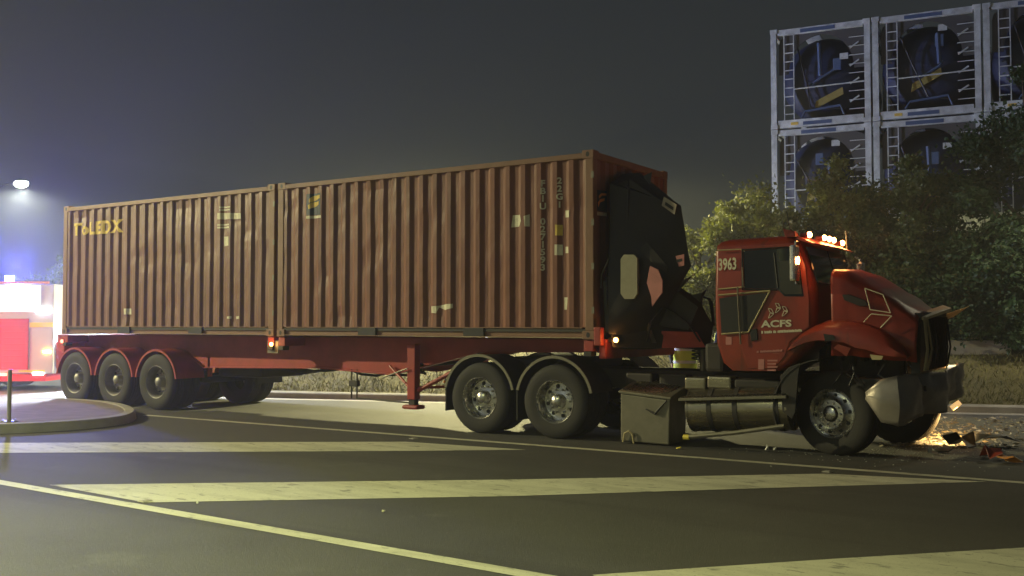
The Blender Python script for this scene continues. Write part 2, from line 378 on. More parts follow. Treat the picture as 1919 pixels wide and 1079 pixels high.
# ------------------------------------------------------------------ shipping containers
CZ, CH, CW, CL = 1.383, 2.591, 2.438, 6.058
PITCHC = 0.2632
def corr(u):       # recess depth of the corrugation at distance u along the wall (0 = outermost)
    s = (u % PITCHC)/PITCHC; dp = 0.036
    if s < 0.27: return 0.0
    if s < 0.50: return dp*(s-0.27)/0.23
    if s < 0.77: return dp
    return dp*(1-(s-0.77)/0.23)
BRK = (0.0, 0.27, 0.50, 0.77)
U0, U1 = 0.14, CL-0.14
def breaks(a, b):
    out = [a]; k = math.floor((a-U0)/PITCHC)-1
    while U0+k*PITCHC < b+PITCHC:
        for s in BRK:
            u = U0+(k+s)*PITCHC
            if a+1e-4 < u < b-1e-4: out.append(u)
        k += 1
    out.append(b); return sorted(out)
SIDE_IN = 0.012
def text_mesh(txt, size, align='LEFT', bold=0.0, sx=1.0):
    c = bpy.data.curves.new('lettering', 'FONT'); c.body = txt; c.size = size; c.align_x = align; c.offset = bold; c.resolution_u = 3
    o = bpy.data.objects.new('lettering', c); COL.objects.link(o)
    dg = bpy.context.evaluated_depsgraph_get(); me = bpy.data.meshes.new_from_object(o.evaluated_get(dg))
    bpy.data.objects.remove(o); bpy.data.curves.remove(c)
    if sx != 1.0:
        for v in me.vertices: v.co.x *= sx
    me.materials.clear()
    return me
def quad_mesh(poly):
    me = bpy.data.meshes.new('patch'); me.from_pydata([(x, y, 0) for x, y in poly], [], [tuple(range(len(poly)))]); return me
def conform(me, xr, x_off, z_off, parent, name, m, lift=0.003):
    """lay a flat mesh (u right, v up) on the near corrugated wall of the container whose rear end is xr"""
    bm = bmesh.new(); bm.from_mesh(me)
    for v in bm.verts: v.co = Vector((v.co.x+x_off, 0, v.co.y+z_off))
    xs = [v.co.x for v in bm.verts]
    for u in breaks(min(xs)-xr, max(xs)-xr)[1:-1]:
        bmesh.ops.bisect_plane(bm, geom=bm.verts[:]+bm.edges[:]+bm.faces[:], plane_co=(xr+u, 0, 0), plane_no=(1, 0, 0), dist=1e-6)
    for v in bm.verts: v.co.y = SIDE_IN+corr(v.co.x-xr-U0+1e-7)-lift
    org = parent_origin(parent)
    for v in bm.verts: v.co -= org
    bm.to_mesh(me); bm.free()
    return link(name, me, m, parent, org=org)
def wall_panel(xr, near=True, seed=0):
    mb = MB(); us = breaks(U0, U1); z0, z1 = CZ+0.165, CZ+CH-0.10; nz = 14
    for j in range(nz+1):
        z = z0+(z1-z0)*j/nz
        for u in us:
            dent = 0.0
            if 0 < j < nz:
                dent = 0.010*max(0, mnoise.noise(Vector((u*1.7+seed, z*2.3, seed)))-0.12)*3+0.004*mnoise.noise(Vector((u*9, z*7+seed, 1)))
            y = SIDE_IN+corr(u-U0)+max(0, dent)
            mb.v.append((xr+u, y if near else CW-y, z))
    n = len(us)
    for j in range(nz):
        for i in range(n-1): a = j*n+i; mb.f.append((a, a+1, a+n+1, a+n))
    return mb
def end_panel(xf, sgn):
    mb = MB(); p = 0.25; us = []; y0, y1 = 0.13, CW-0.13
    k = y0
    while k < y1-0.01:
        for s, dep in ((0, 0), (.27, 0), (.5, .04), (.77, .04)):
            if k+s*p < y1: us.append((k+s*p, dep))
        k += p
    us.append((y1, 0)); z0, z1 = CZ+0.15, CZ+CH-0.11
    for z in (z0, z1):
        for y, dep in us: mb.v.append((xf-sgn*(0.02+dep), y, z))
    n = len(us)
    for i in range(n-1): mb.f.append((i, i+1, i+1+n, i+n))
    return mb
def container(xr, side_m, frame_m, label, seed):
    xf = xr+CL
    t = thing('shipping_container', (xr+CL/2, CW/2, CZ), label, 'container', 'containers on the trailer')
    wall_panel(xr, True, seed).build('side_panel', side_m, t)
    wall_panel(xr, False, seed+5).build('side_panel', side_m, t)
    end_panel(xf, 1).build('end_panel', side_m, t)
    end_panel(xr, -1).build('door_panel', side_m, t)
    b = MB()
    nr = 42; y0, y1 = 0.07, CW-0.07
    for i in range(nr+1):
        x = xr+0.13+(CL-0.26)*i/nr; z = CZ+CH-0.035+(0.016 if i % 2 else 0)
        b.v += [(x, y0, z), (x, y1, z)]
    for i in range(nr): b.f.append((2*i, 2*i+2, 2*i+3, 2*i+1))
    b.build('roof', side_m, t)
    b = MB(); b.box(xr+.1, xf-.1, .02, CW-.02, CZ+.10, CZ+.14); b.build('floor', M['chassis'], t)
    for yy in (0, CW-0.06):
        b = MB(); b.box(xr+.178, xf-.178, yy, yy+.06, CZ+CH-.11, CZ+CH-.035); b.build('top_rail', frame_m, t, bevel=.008)
        s = 1 if yy == 0 else -1; ye = 0 if yy == 0 else CW
        b = MB()
        b.box(xr+.178, xf-.178, min(ye+s*.045, ye+s*.06), max(ye+s*.045, ye+s*.06), CZ+.02, CZ+.165)
        b.box(xr+.178, xf-.178, min(ye+s*.0, ye+s*.044), max(ye+s*.0, ye+s*.044), CZ+.02, CZ+.032)
        b.box(xr+.178, xf-.178, min(ye+s*.004, ye+s*.044), max(ye+s*.004, ye+s*.044), CZ+.152, CZ+.165)
        b.build('bottom_rail', frame_m, t)
    for cx in (xr+CL/2-1.03, xr+CL/2+1.03):
        b = MB(); b.box(cx-.18, cx+.18, -.002, .043, CZ+.035, CZ+.150); b.build('fork_pocket', M['black'], t)
    for xe, s in ((xr, 1), (xf, -1)):
        for yy, q in ((0, 1), (CW, -1)):
            b = MB(); xa, xb = sorted((xe+s*.004, xe+s*.135)); ya, yb = sorted((yy+q*.004, yy+q*.12))
            b.box(xa, xb, ya, yb, CZ+.118, CZ+CH-.118); b.build('corner_post', frame_m, t, bevel=.012)
            for z0 in (CZ, CZ+CH-.118):
                b = MB(); xa, xb = sorted((xe, xe+s*.178)); ya, yb = sorted((yy, yy+q*.162))
                b.box(xa, xb, ya, yb, z0, z0+.118); c = b.build('corner_casting', frame_m, t, bevel=.008)
                b = MB(); hx = xe+s*.09
                yo = yy-q*.0015
                b.prism_y([(hx+.028*math.cos(a)*1.0, z0+.06+.038*math.sin(a)) for a in [k*math.pi/5 for k in range(10)]], min(yo, yo+q*.01), max(yo, yo+q*.01))
                b.build('casting_hole', M['black'], c)
        xa, xb = sorted((xe+s*.006, xe+s*.10))
        b = MB(); b.box(xa, xb, .162, CW-.162, CZ+CH-.115, CZ+CH-.02); b.build('end_header', frame_m, t, bevel=.008)
        b = MB(); b.box(xa, xb, .162, CW-.162, CZ+.005, CZ+.15); b.build('end_sill', frame_m, t, bevel=.008)
    if True:   # lashing lugs seen on the front posts
        for z in (CZ+.35, CZ+.95, CZ+1.55, CZ+2.2):
            b = MB(); b.box(xf-.03, xf+.012, -.010, .004, z, z+.09); b.build('lashing_lug', M['galv'], t, bevel=.003)
    return t
XR1, XR2 = -CL, -2*CL-0.075
cA = container(XR1, M['cont_side'], M['cont_frame'], 'brown corrugated container nearer the red cab, with square blue logo', 3)
cB = container(XR2, M['cont_old'], M['cont_frame'], 'faded brown corrugated container at the trailer tail with yellow lettering', 11)
def at_side(px, py): p = PY(px, py, 0.02); return p.x, p.z
def patch(par, xr, name, m, corners, lift=0.003):
    pts = [at_side(*c) for c in corners]
    return conform(quad_mesh(pts), xr, 0, 0, par, name, m, lift)
# logo square, near side
patch(cA, XR1, 'logo_panel', M['navy'], [(574, 404), (601, 402), (601, 361), (574, 364)])
patch(cA, XR1, 'logo_caption', M['cream'], [(573, 410), (602, 408), (602, 403), (573, 405)])
for k, dy in enumerate((0, 12)):
    patch(cA, XR1, 'logo_stripe', M['yellow'], [(580-k*1, 380+dy), (600-k*2, 371+dy), (600-k*2, 365+dy), (586-k*2, 367+dy), (580-k*2, 373+dy)], 0.005)
x0, z0 = at_side(1017, 336); x1, z1 = at_side(1013, 508)
txt = 'FBIU 0271593'
for i, ch in enumerate(txt):
    if ch == ' ': continue
    conform(text_mesh(ch, 0.125, 'CENTER', 0.004), XR1, x0-0.0, z0+(z1-z0)*(i+.9)/len(txt), cA, 'lettering', M['cream'], 0.004)
x0, z0 = at_side(1048, 330); x1, z1 = at_side(1048, 390)
for i, ch in enumerate('22G1'):
    conform(text_mesh(ch, 0.12, 'CENTER', 0.004), XR1, x0, z0+(z1-z0)*(i+.9)/4, cA, 'lettering', M['cream'], 0.004)
patch(cA, XR1, 'warning_sticker', M['yellow'], [(1041, 441), (1053, 441), (1053, 421), (1041, 421)])
patch(cA, XR1, 'data_sticker', M['cream'], [(1040, 478), (1053, 478), (1053, 458), (1040, 458)])
patch(cA, XR1, 'data_sticker', M['cream'], [(1058, 407), (1067, 407), (1067, 394), (1058, 394)])
patch(cA, XR1, 'data_sticker', M['cream'], [(1058, 474), (1065, 474), (1065, 462), (1058, 462)])
patch(cA, XR1, 'bare_scrape', M['cream'], [(958, 426), (972, 424), (977, 414), (974, 402), (960, 403)])
patch(cA, XR1, 'bare_scrape', M['cream'], [(984, 424), (991, 424), (991, 401), (982, 405)])
patch(cA, XR1, 'bare_scrape', M['cream'], [(808, 586), (818, 587), (822, 576), (833, 581), (848, 577), (848, 569), (834, 570), (820, 573), (808, 574)])
patch(cA, XR1, 'data_sticker', M['cream'], [(1056, 580), (1061, 580), (1063, 557), (1056, 557)])
# lettering, rear container
x0, z0 = at_side(137, 441); x1, z1 = at_side(229, 432)
me = text_mesh('ToLEDX', 0.34, 'LEFT', 0.012)
wd = max(v.co.x for v in me.vertices)
for v in me.vertices: v.co.x *= (x1-x0)/wd
conform(me, XR2, x0, z0, cB, 'lettering', M['yellow'], 0.004)
for (a, b_, c, d) in ((412, 395, 432, 385), (407, 411, 452, 399), (407, 428, 430, 417), (418, 461, 429, 443)):
    if b_ - d > 11: patch(cB, XR2, 'data_lettering', M['cream'], [(a, b_), (c, b_-1), (c, d), (a, d)], 0.003)
    else:
        for k in range(2): patch(cB, XR2, 'data_lettering', M['cream'], [(a, b_-5*k), (c, b_-5*k-1), (c, b_-5*k-4), (a, b_-5*k-3)], 0.003)
patch(cB, XR2, 'data_sticker', M['cream'], [(233, 589), (244, 589), (244, 578), (233, 578)])
patch(cB, XR2, 'data_sticker', M['cream'], [(426, 597), (433, 597), (433, 592), (426, 593)])
patch(cB, XR2, 'bare_scrape', M['cream'], [(442, 598), (449, 597), (449, 592), (442, 593)])
# logo on the front wall of container A
def front_patch(name, m, corners, lift):
    mb = MB(); vs = []
    for c in corners: p = PX(c[0], c[1], 0.0); vs.append((-0.018+lift, p.y, p.z))
    mb.add(vs, [tuple(range(len(vs)))]); return mb.build(name, m, cA)
front_patch('logo_panel', M['navy'], [(1120, 394), (1139, 397), (1139, 358), (1120, 355)], .003)
front_patch('logo_caption', M['cream'], [(1120, 403), (1139, 405), (1139, 399), (1120, 396)], .003)
front_patch('logo_stripe', M['orange'], [(1124, 372), (1130, 366), (1138, 366), (1138, 362), (1128, 362), (1124, 366)], .006)
front_patch('logo_stripe', M['orange'], [(1123, 388), (1126, 379), (1134, 376), (1135, 371), (1126, 373), (1122, 379)], .006)
# ------------------------------------------------------------------ wheels
def tyre_mb(r=0.515, wd=0.28, tread=True):
    h = wd
    prof = [(0.29, 0.03), (0.30, 0.0), (0.36, -0.012), (0.43, -0.012), (r-.03, 0.004), (r-.006, 0.022)]
    if tread:
        for k in range(4):
            y = 0.03+k*(h-.06)/4
            prof += [(r, y+.004), (r, y+(h-.06)/4-.012), (r-.014, y+(h-.06)/4-.010), (r-.014, y+(h-.06)/4)]
    prof += [(r-.006, h-.022), (r-.03, h-.004), (.43, h+.012), (.36, h+.012), (.30, h), (.29, h-.03)]
    mb = MB(); mb.lathe_y(prof, n=56)
    return mb
def wheel_meshes(kind):
    d = {}
    d['tyre'] = tyre_mb().mesh('tyre')
    if kind == 'dual':
        t2 = tyre_mb(tread=True); t2.v = [(x, y+.33, z) for x, y, z in t2.v]; d['inner_tyre'] = t2.mesh('inner_tyre')
        rim = MB().lathe_y([(.305, .0), (.298, -.006), (.288, 0.0), (.275, .02), (.262, .10), (.255, .17), (.235, .175), (.10, .15), (.10, .30)], n=48)
        d['rim'] = rim.mesh('rim')
        hub = MB().lathe_y([(.0, .012), (.05, .018), (.082, .04), (.094, .08), (.096, .15)], n=28); d['hub'] = hub.mesh('hub')
        nuts = MB(); rr, y0, y1 = .165, .10, .165
        holes = MB()
        for k in range(8):
            a = k*math.pi/4+.2; holes.lathe_y([(0, .159), (.030, .160), (.030, .18)], (0.208*math.cos(a), 0, 0.208*math.sin(a)), 10)
        d['hand_holes'] = holes.mesh('hand_holes')
    else:
        rim = MB().lathe_y([(.305, .0), (.298, -.006), (.288, 0.0), (.280, .012), (.262, .035), (.235, .030), (.20, .005), (.175, -.012), (.165, -.03), (.10, -.034), (.10, .05)], n=48)
        d['rim'] = rim.mesh('rim')
        hub = MB().lathe_y([(0, -.075), (.05, -.072), (.078, -.06), (.088, -.03), (.098, .0)], n=28); d['hub'] = hub.mesh('hub')
        nuts = MB(); rr, y0, y1 = .133, -.058, -.03
        holes = MB()
        for k in range(10):
            a = k*math.pi/5+.15; holes.lathe_y([(0, .012), (.024, .0125), (.024, .04)], (0.224*math.cos(a), 0, 0.224*math.sin(a)), 10)
        d['hand_holes'] = holes.mesh('hand_holes')
    for k in range(10):
        a = k*math.pi/5; nuts.lathe_y([(0, y0), (.012, y0), (.015, y0+.012), (.015, y1)], (rr*math.cos(a), 0, rr*math.sin(a)), 6)
    d['wheel_nuts'] = nuts.mesh('wheel_nuts')
    for me in d.values():
        bm = bmesh.new(); bm.from_mesh(me); bmesh.ops.recalc_face_normals(bm, faces=bm.faces); bm.to_mesh(me); bm.free()
    return d
WD, WS = wheel_meshes('dual'), wheel_meshes('steer')
WT = {k: v.copy() for k, v in wheel_meshes('dual').items()}
def assign(d, rim):
    for k, me in d.items():
        me.materials.append(M['rubber'] if 'tyre' in k else (M['black'] if k == 'hand_holes' else rim))
        me.polygons.foreach_set('use_smooth', [True]*len(me.polygons))
        try: me.set_sharp_from_angle(angle=R(35))
        except Exception: pass
assign(WD, M['alloy']); assign(WS, M['alloy']); assign(WT, M['steelrim'])
def wheel(parent, d, center, rz=0.0, label=None):
    org = parent_origin(parent)
    o = bpy.data.objects.new('wheel', d['tyre']); COL.objects.link(o); o.parent = parent
    o.location = Vector(center)-org; o.rotation_euler = (0, 0, rz)
    if label: o['label'] = label
    for k in d:
        if k == 'tyre': continue
        c = bpy.data.objects.new(k, d[k]); COL.objects.link(c); c.parent = o
        if k in ('hand_holes', 'wheel_nuts'): c['kind'] = 'stuff'
    return o
# ------------------------------------------------------------------ semi trailer
tr = thing('semi_trailer', (-6, 1.22, 0), 'red skeletal semi trailer carrying the two brown containers', 'trailer')
ZT = CZ-0.012
def zat(px, py, y): p = PY(px, py, y); return p.x, p.z
for yb in (0.50, 1.74):
    low = [zat(108, 654, .5), zat(345, 656, .5), zat(385, 687, .5), zat(600, 688, .5), zat(735, 700, .5), zat(780, 690, .5), zat(905, 657, .5), zat(1105, 657, .5)]
    xe0, xe1 = low[0][0], 0.02
    poly = [(xe0, ZT)] + [(x, z) for x, z in low[:-1]] + [(xe1, low[-1][1]), (xe1, ZT)]
    b = MB(); b.prism_y(poly, yb, yb+.02)
    # flanges
    b.box(xe0, xe1, yb-.06, yb-.002, ZT-.022, ZT-.002); b.box(xe0, xe1, yb+.022, yb+.08, ZT-.022, ZT-.002)
    for (xa, za), (xb, zb) in zip(low[:-1], low[1:-1]+[(xe1, low[-1][1])]):
        b.hexa([(xa, yb-.06, za-.02), (xb, yb-.06, zb-.02), (xb, yb+.08, zb-.02), (xa, yb+.08, za-.02), (xa, yb-.06, za-.001), (xb, yb-.06, zb-.001), (xb, yb+.08, zb-.001), (xa, yb+.08, za-.001)])
    b.build('main_beam', M['trail_red'], tr)
for x in (-11.9, -10.6, -9.4, -8.1, -7.2, -5.0, -3.8, -2.6, -1.4):
    b = MB(); b.box(x-.05, x+.05, .52, 1.74, ZT-.16, ZT-.03); b.build('cross_member', M['trail_red'], tr)
for x in (XR2+.09, XR2+CL-.09, XR1+.09, -.10):
    b = MB(); b.box(x-.075, x+.075, .03, CW-.03, ZT-.15, ZT-.001); b.build('bolster', M['trail_red'], tr, bevel=.01)
    for y in (.09, CW-.09):
        b = MB(); b.box(x-.06, x+.06, y-.085, y+.06, ZT-.22, ZT-.151); b.build('twist_lock', M['chassis'], tr, bevel=.01)
b = MB(); b.box(.03, .14, .08, CW-.08, 1.12, ZT+.02); b.build('front_headstock', M['trail_red'], tr, bevel=.02)
b = MB(); b.box(.01, .12, -.03, .075, 1.30, 1.55); b.build('corner_guide', M['trail_red'], tr, bevel=.015)
def lamp(par, p, r=.03, m='amber', power=6, col=(1, .45, .12), d=(0, -1, 0), name='marker_lamp', light=True):
    d = Vector(d); p = Vector(p)
    b = MB(); b.tube([p-d*.02, p+d*.012], [r*1.5, r*1.5], 12); base = b.build('lamp_base', M['black'], par)
    b = MB(); b.tube([p+d*.013, p+d*.03, p+d*.04], [r, r*.9, r*.5], 12); o = b.build(name, M[m], par, smooth=True)
    if light: lamp_light(name+'_light', 'POINT', p+d*.12, power, col, par, 0.03)
    return o
mk = PY(1155, 637, .10)
b = MB(); b.box(.15, mk.x+.03, .135, .155, mk.z-.03, mk.z+.03); b.build('lamp_bracket', M['chassis'], tr)
lamp(tr, mk, .032, d=(0, -1, 0), power=1.2)
lp = PY(508, 645, .02)
b = MB(); b.box(lp.x-.12, lp.x+.14, .05, .07, lp.z-.15, lp.z+.06); b.build('lamp_bracket', M['galv'], tr)
lamp(tr, (lp.x, .045, lp.z), .032, power=1.6)
# wheels + mudguards
TWX = []
for px in (154, 219, 294):
    p = PY(px, 717, 0.0); TWX.append(p.x)
TWX = [TWX[2]-2.52, TWX[2]-1.26, TWX[2]]
for x in TWX:
    wheel(tr, WT, (x, -0.02, .515))
    wheel(tr, WT, (x, CW+.02, .515), math.pi)
    b = MB(); b.tube([(x, .3, .515), (x, CW-.3, .515)], .07, 12); b.build('axle', M['chassis'], tr, smooth=True)
    for ya in (.62, 1.70):
        b = MB(); b.box(x-.1, x+.5, ya, ya+.12, .52, .64); b.build('trailing_arm', M['chassis'], tr)
    for y0, y1 in ((-.04, .60), (CW-.60, CW+.04)):
        b = MB(); b.arc_strip(x, .53, .585, .597, R(6), R(174), y0, y1, 20)
        yl = y0 if y0 < 0 else y1-.012
        b.arc_strip(x, .53, .555, .584, R(6), R(174), yl, yl+.012, 20)
        b.build('mudguard', M['trail_red'], tr, smooth=True)
b = MB(); b.box(TWX[2]+.74, TWX[2]+.755, 1.75, 2.42, .42, 1.0); b.build('mud_flap', M['black'], tr)
b = MB(); b.box(TWX[2]+.80, TWX[2]+.86, .50, .56, .62, 1.05); b.build('flap_bracket', M['trail_red'], tr)
b = MB(); b.box(TWX[2]+.95, TWX[2]+2.1, .62, 1.7, .62, 1.02); b.build('air_tank_pack', M['chassis'], tr, bevel=.06)
# rear cross bar with tail lamps
b = MB(); b.box(XR2-.08, XR2+.02, .05, CW-.05, 1.0, ZT-.02); b.build('rear_bar', M['trail_red'], tr, bevel=.015)
M['tail'] = emit('tail_lamp', (1.0, .10, .06), 12)
lamp(tr, (XR2-.0, .03, 1.24), .04, 'tail', d=(0, -1, 0), name='tail_lamp', light=False)
# landing legs
for y, sh in ((.22, 0), (CW-.34, 0)):
    lx = PY(770, 700, .22).x; zt = PY(770, 657, .22).z
    b = MB(); b.box(lx-.075, lx+.075, y, y+.14, .42, 1.28); b.build('landing_leg', M['trail_red'], tr, bevel=.012)
    b = MB(); b.box(lx-.055, lx+.055, y+.02, y+.12, .33, .42); b.build('inner_leg', M['chassis'], tr)
    b = MB(); b.box(lx-.15, lx+.15, y-.04, y+.18, .27, .335); b.build('landing_foot', M['trail_red'], tr, bevel=.03)
lx = PY(770, 700, .22).x
for A, Bp in (((lx+.09, .29, .56), (lx+1.0, .45, 1.02)), ((lx-.08, .29, .6), (lx-.62, .45, .92)), ((lx+.1, .29, .6), (lx+.62, 1.2, .62))):
    b = MB(); b.tube([A, Bp], .035 if A[0] > lx and Bp[1] < 1 else .022, 8); b.build('leg_brace', M['trail_red'], tr)
b = MB(); b.tube([(lx+.62, .47, .83), (lx+.9, .47, .50)], .022, 8); b.build('leg_brace', M['trail_red'], tr)
b = MB(); b.tube([(lx, .36, .95), (lx, CW-.36, .95)], .03, 8); b.build('leg_shaft', M['chassis'], tr)
b = MB(); b.tube([(lx-.05, .19, .90), (lx-.55, .17, .74)], .012, 8); b.build('crank_handle', M['galv'], tr)
hx = PY(665, 700, .5).x
b = MB(); b.tube([(hx-.07, .5, .84), (hx-.07, .5, .36), (hx+.05, .5, .36), (hx+.05, .5, .84)], .013, 8); b.tube([(hx+.05, .5, .37), (lx-.05, .4, .35)], .014, 8); b.build('hose_hanger', M['chassis'], tr)
b = MB(); b.box(hx-.10, hx+.08, .46, .54, .56, .66); b.build('valve_box', M['chassis'], tr, bevel=.01)
hoses = MB()
for k in range(3):
    pts = [(hx-1.7+.34*i, .56+.05*k, .86-.07*math.sin(i/9*math.pi*(2+k))-.03*k) for i in range(10)]
    hoses.tube(pts, .022, 7)
hoses.build('air_hose', M['black'], tr, smooth=True)
# ------------------------------------------------------------------ prime mover
pm = thing('prime_mover', (1.8, 1.22, 0), 'wrecked red prime mover numbered 3963 with crumpled bonnet', 'truck')
DX = [PY(910, 745, .05).x, PY(1040, 750, .05).x]
DX[0] = DX[1]-1.27
for x in DX:
    wheel(pm, WD, (x, .04, .515)); wheel(pm, WD, (x, CW-.04, .515), math.pi)
    b = MB(); b.tube([(x, .3, .515), (x, CW-.3, .515)], .09, 12); b.ball((x, CW/2, .515), .22); b.build('drive_axle', M['chassis'], pm, smooth=True)
    for y0, y1 in ((.0, .66), (CW-.66, CW)):
        b = MB(); b.arc_strip(x, .53, .60, .612, R(12), R(168), y0+.02, y1-.02, 22); g = b.build('mudguard', M['black'], pm, smooth=True)
        yl = y0 if y0 < 1 else y1-.02
        b = MB(); b.arc_strip(x, .53, .585, .625, R(12), R(168), yl, yl+.02, 22); b.build('edge_trim', M['galv'], g, smooth=True)
b = MB(); b.box((DX[0]+DX[1])/2-.01, (DX[0]+DX[1])/2+.01, .06, .64, .22, .66); b.build('mud_flap', M['black'], pm)
b = MB(); b.box(DX[0]-.64, DX[0]-.62, .06, .64, .30, .78); b.build('mud_flap', M['black'], pm)
q = PY(852, 716, .05); lamp(pm, (DX[0]-.63, .05, q.z), .022, 'amber_dead', light=False, name='side_reflector')
# bent chassis rails
for y in (.78, 1.58):
    for xa, xb, za, zb, dy in ((DX[0]-.7, 1.6, .95, .95, 0), (1.6, 3.9, .95, .98, .05)):
        b = MB(); b.hexa([(xa, y, za-.26), (xb, y+dy, zb-.26), (xb, y+.08+dy, zb-.26), (xa, y+.08, za-.26), (xa, y, za), (xb, y+dy, zb), (xb, y+.08+dy, zb), (xa, y+.08, za)])
        b.build('chassis_rail', M['chassis'], pm)
b = MB(); b.box(DX[0]+.1, DX[1]+.2, .7, 1.75, .97, 1.10); b.build('fifth_wheel', M['chassis'], pm, bevel=.03)
b = MB(); b.box(.45, 2.9, .72, 1.7, .45, .72); b.build('gearbox', M['chassis'], pm, bevel=.08)
for k in range(3):
    b = MB(); b.box(.2+k*.5, .6+k*.5, .55, .76, .72, .92); b.build('side_equipment', M['chassis'], pm, bevel=.03)
# battery box dropped on its end
def loc(px, py, y): p = PY(px, py, y); return (p.x, p.y, p.z)
yb = .12
x0 = PY(1163, 780, yb).x; x1 = PY(1253, 780, yb).x
b = MB(); b.hexa([(x0+.0, yb, .03), (x1+.0, yb, .02), (x1+.0, yb+.55, .02), (x0, yb+.55, .03), (x0-.0, yb, .66), (x1+.02, yb, .60), (x1+.02, yb+.55, .74), (x0-.0, yb+.55, .80)])
bb = b.build('battery_box', M['galv'], pm, bevel=.015)
b = MB(); b.hexa([(x0-.02, yb-.02, .665), (x1+.04, yb-.02, .605), (x1+.04, yb+.56, .745), (x0-.02, yb+.56, .805), (x0-.02, yb-.02, .70), (x1+.04, yb-.02, .64), (x1+.04, yb+.56, .78), (x0-.02, yb+.56, .84)])
b.build('box_lid', M['galv'], bb, bevel=.01)
def trd(x, y, z0, wv, l, mb):
    pass
b = MB()
for i in range(15):
    xa = x0+.02+(x1-x0-.06)*i/15
    for dx in (0,):
        za = .70-.06*(i/15); zb = .84-.06*((i+.9)/15)
        b.tube([(xa, yb+.03, za+.012), (min(xa+.10, x1), yb+.52, zb-.002)], .007, 5)
b.build('tread_ribs', M['alloy'], bb)
b = MB(); b.tube([(x0+.38, yb-.012, .47), (x0+.52, yb-.03, .42), (x1-.02, yb-.012, .60)], [.008, .02, .008], 7); b.build('latch_strap', M['black'], bb)
b = MB(); b.tube([(x0+.05, yb-.03, .02), (x0+.08, yb-.04, .14), (x0+.14, yb-.04, .17), (x0+.19, yb-.035, .13), (x0+.21, yb-.03, .01)], .012, 7); b.build('torn_bracket', M['stripe'], bb, smooth=True)
b = MB()
for i in range(9):
    b.box(x0+.03+i*.001, x0+.031, yb, yb, .1, .1) if False else None
# fuel tank
xa = PY(1282, 770, .1).x; xb = PY(1472, 770, .1).x
za, zb = .47, .56
def tk(mb, r, x_a, x_b, n=28):
    f = lambda x: za+(zb-za)*(x-xa)/(xb-xa)
    mb.tube([(x_a, .42, f(x_a)), (x_b, .42, f(x_b))], r, n); return mb
b = MB(); b = tk(b, .285, xa+.02, xb-.02); ft = b.build('fuel_tank', M['tank'], pm, smooth=True)
for xx in (xa, xb-.025): tk(MB(), .292, xx, xx+.025).build('tank_rim', M['tank'], ft, smooth=True)
for fr in (.24, .50, .90):
    xx = xa+(xb-xa)*fr; tk(MB(), .296, xx-.03, xx+.03).build('tank_strap', M['chassis'], ft, smooth=True)
f = lambda x: za+(zb-za)*(x-xa)/(xb-xa)
b = MB(); b.hexa([(xa-.06, .06, f(xa)+.13), (xb+.02, .06, f(xb)+.13), (xb+.02, .26, f(xb)+.15), (xa-.06, .26, f(xa)+.15), (xa-.06, .06, f(xa)+.165), (xb+.02, .06, f(xb)+.165), (xb+.02, .26, f(xb)+.185), (xa-.06, .26, f(xa)+.185)])
st = b.build('step_plate', M['galv'], pm, bevel=.005)
b = MB()
for i in range(40):
    x = xa-.04+(xb-xa+.04)*i/40; z = f(x)+.17
    b.tube([(x, .065, z), (x+.012, .15, z+.018)], .008, 5)
b.build('tread_teeth', M['alloy'], st)
for (pa, pb, nm) in ((1283, 1322, 'filter_housing'), (1325, 1370, 'air_tank'), (1376, 1462, 'tool_tray')):
    x_a, x_b = PY(pa, 735, .3).x, PY(pb, 735, .3).x
    b = MB(); b.box(x_a, x_b, .30, .62, f(x_a)+.27, f(x_a)+.43 if nm != 'tool_tray' else f(x_a)+.38); b.build(nm, M['tank'] if nm != 'tool_tray' else M['chassis'], pm, bevel=.025)
b = MB(); p0, p1 = PY(1285, 819, .1), PY(1470, 798, .1); b.tube([p0, p0*.5+p1*.5+Vector((0, 0, -.015)), p1], .028, 8); b.build('loose_side_rail', M['galv'], pm, smooth=True)
b = MB(); b.tube([p0-Vector((.03, 0, 0)), p0+Vector((.05, 0, 0))], .034, 8); b.build('rail_end_tape', M['fire_yel'], pm)
# cab shell: stacked rounded outlines
YN, YF = .15, 2.20
def outline(xb_, xf_, y0, y1, rb, rf, n=5):
    out = []
    for cx, cy, a0, rr in ((xf_-rf, y0+rf, -90, rf), (xf_-rf, y1-rf, 0, rf), (xb_+rb, y1-rb, 90, rb), (xb_+rb, y0+rb, 180, rb)):
        for k in range(n+1):
            a = R(a0+90*k/n); out.append((cx+rr*math.cos(a), cy+rr*math.sin(a)))
    return out
XCB = PY(1339, 560, YN).x        # back of cab
XCF = PY(1520, 540, YN).x        # A pillar foot
XCR = PY(1496, 445, YN).x        # A pillar top
zr = PY(1420, 446, YN).z
zbot = PY(1420, 696, YN).z
zbelt = PY(1450, 546, YN).z
levels = [(zbot, XCB+.22, XCF-.40, 0.0), (zbot+.10, XCB+.10, XCF-.22, 0), (zbot+.34, XCB+.02, XCF+.02, 0), (zbelt-.25, XCB, XCF+.06, 0), (zbelt, XCB, XCF+.06, 0), (zbelt+.12, XCB, XCF+.02, .01),
          (zr-.16, XCB, XCR+.02, .03), (zr-.07, XCB+.01, XCR-.01, .045), (zr-.02, XCB+.05, XCR-.06, .09), (zr+.01, XCB+.14, XCR-.17, .18), (zr+.022, XCB+.30, XCR-.34, .40)]
mb = MB(); n = None
for (z, a, c, ins) in levels:
    o_ = outline(a, c, YN+ins, YF-ins, .05, .14); n = len(o_)
    tilt = 0.0
    mb.v += [(x, y, z+.015*(x-XCB)) for x, y in o_]
L = len(levels)
for j in range(L-1):
    for i in range(n): mb.f.append((j*n+i, j*n+(i+1) % n, (j+1)*n+(i+1) % n, (j+1)*n+i))
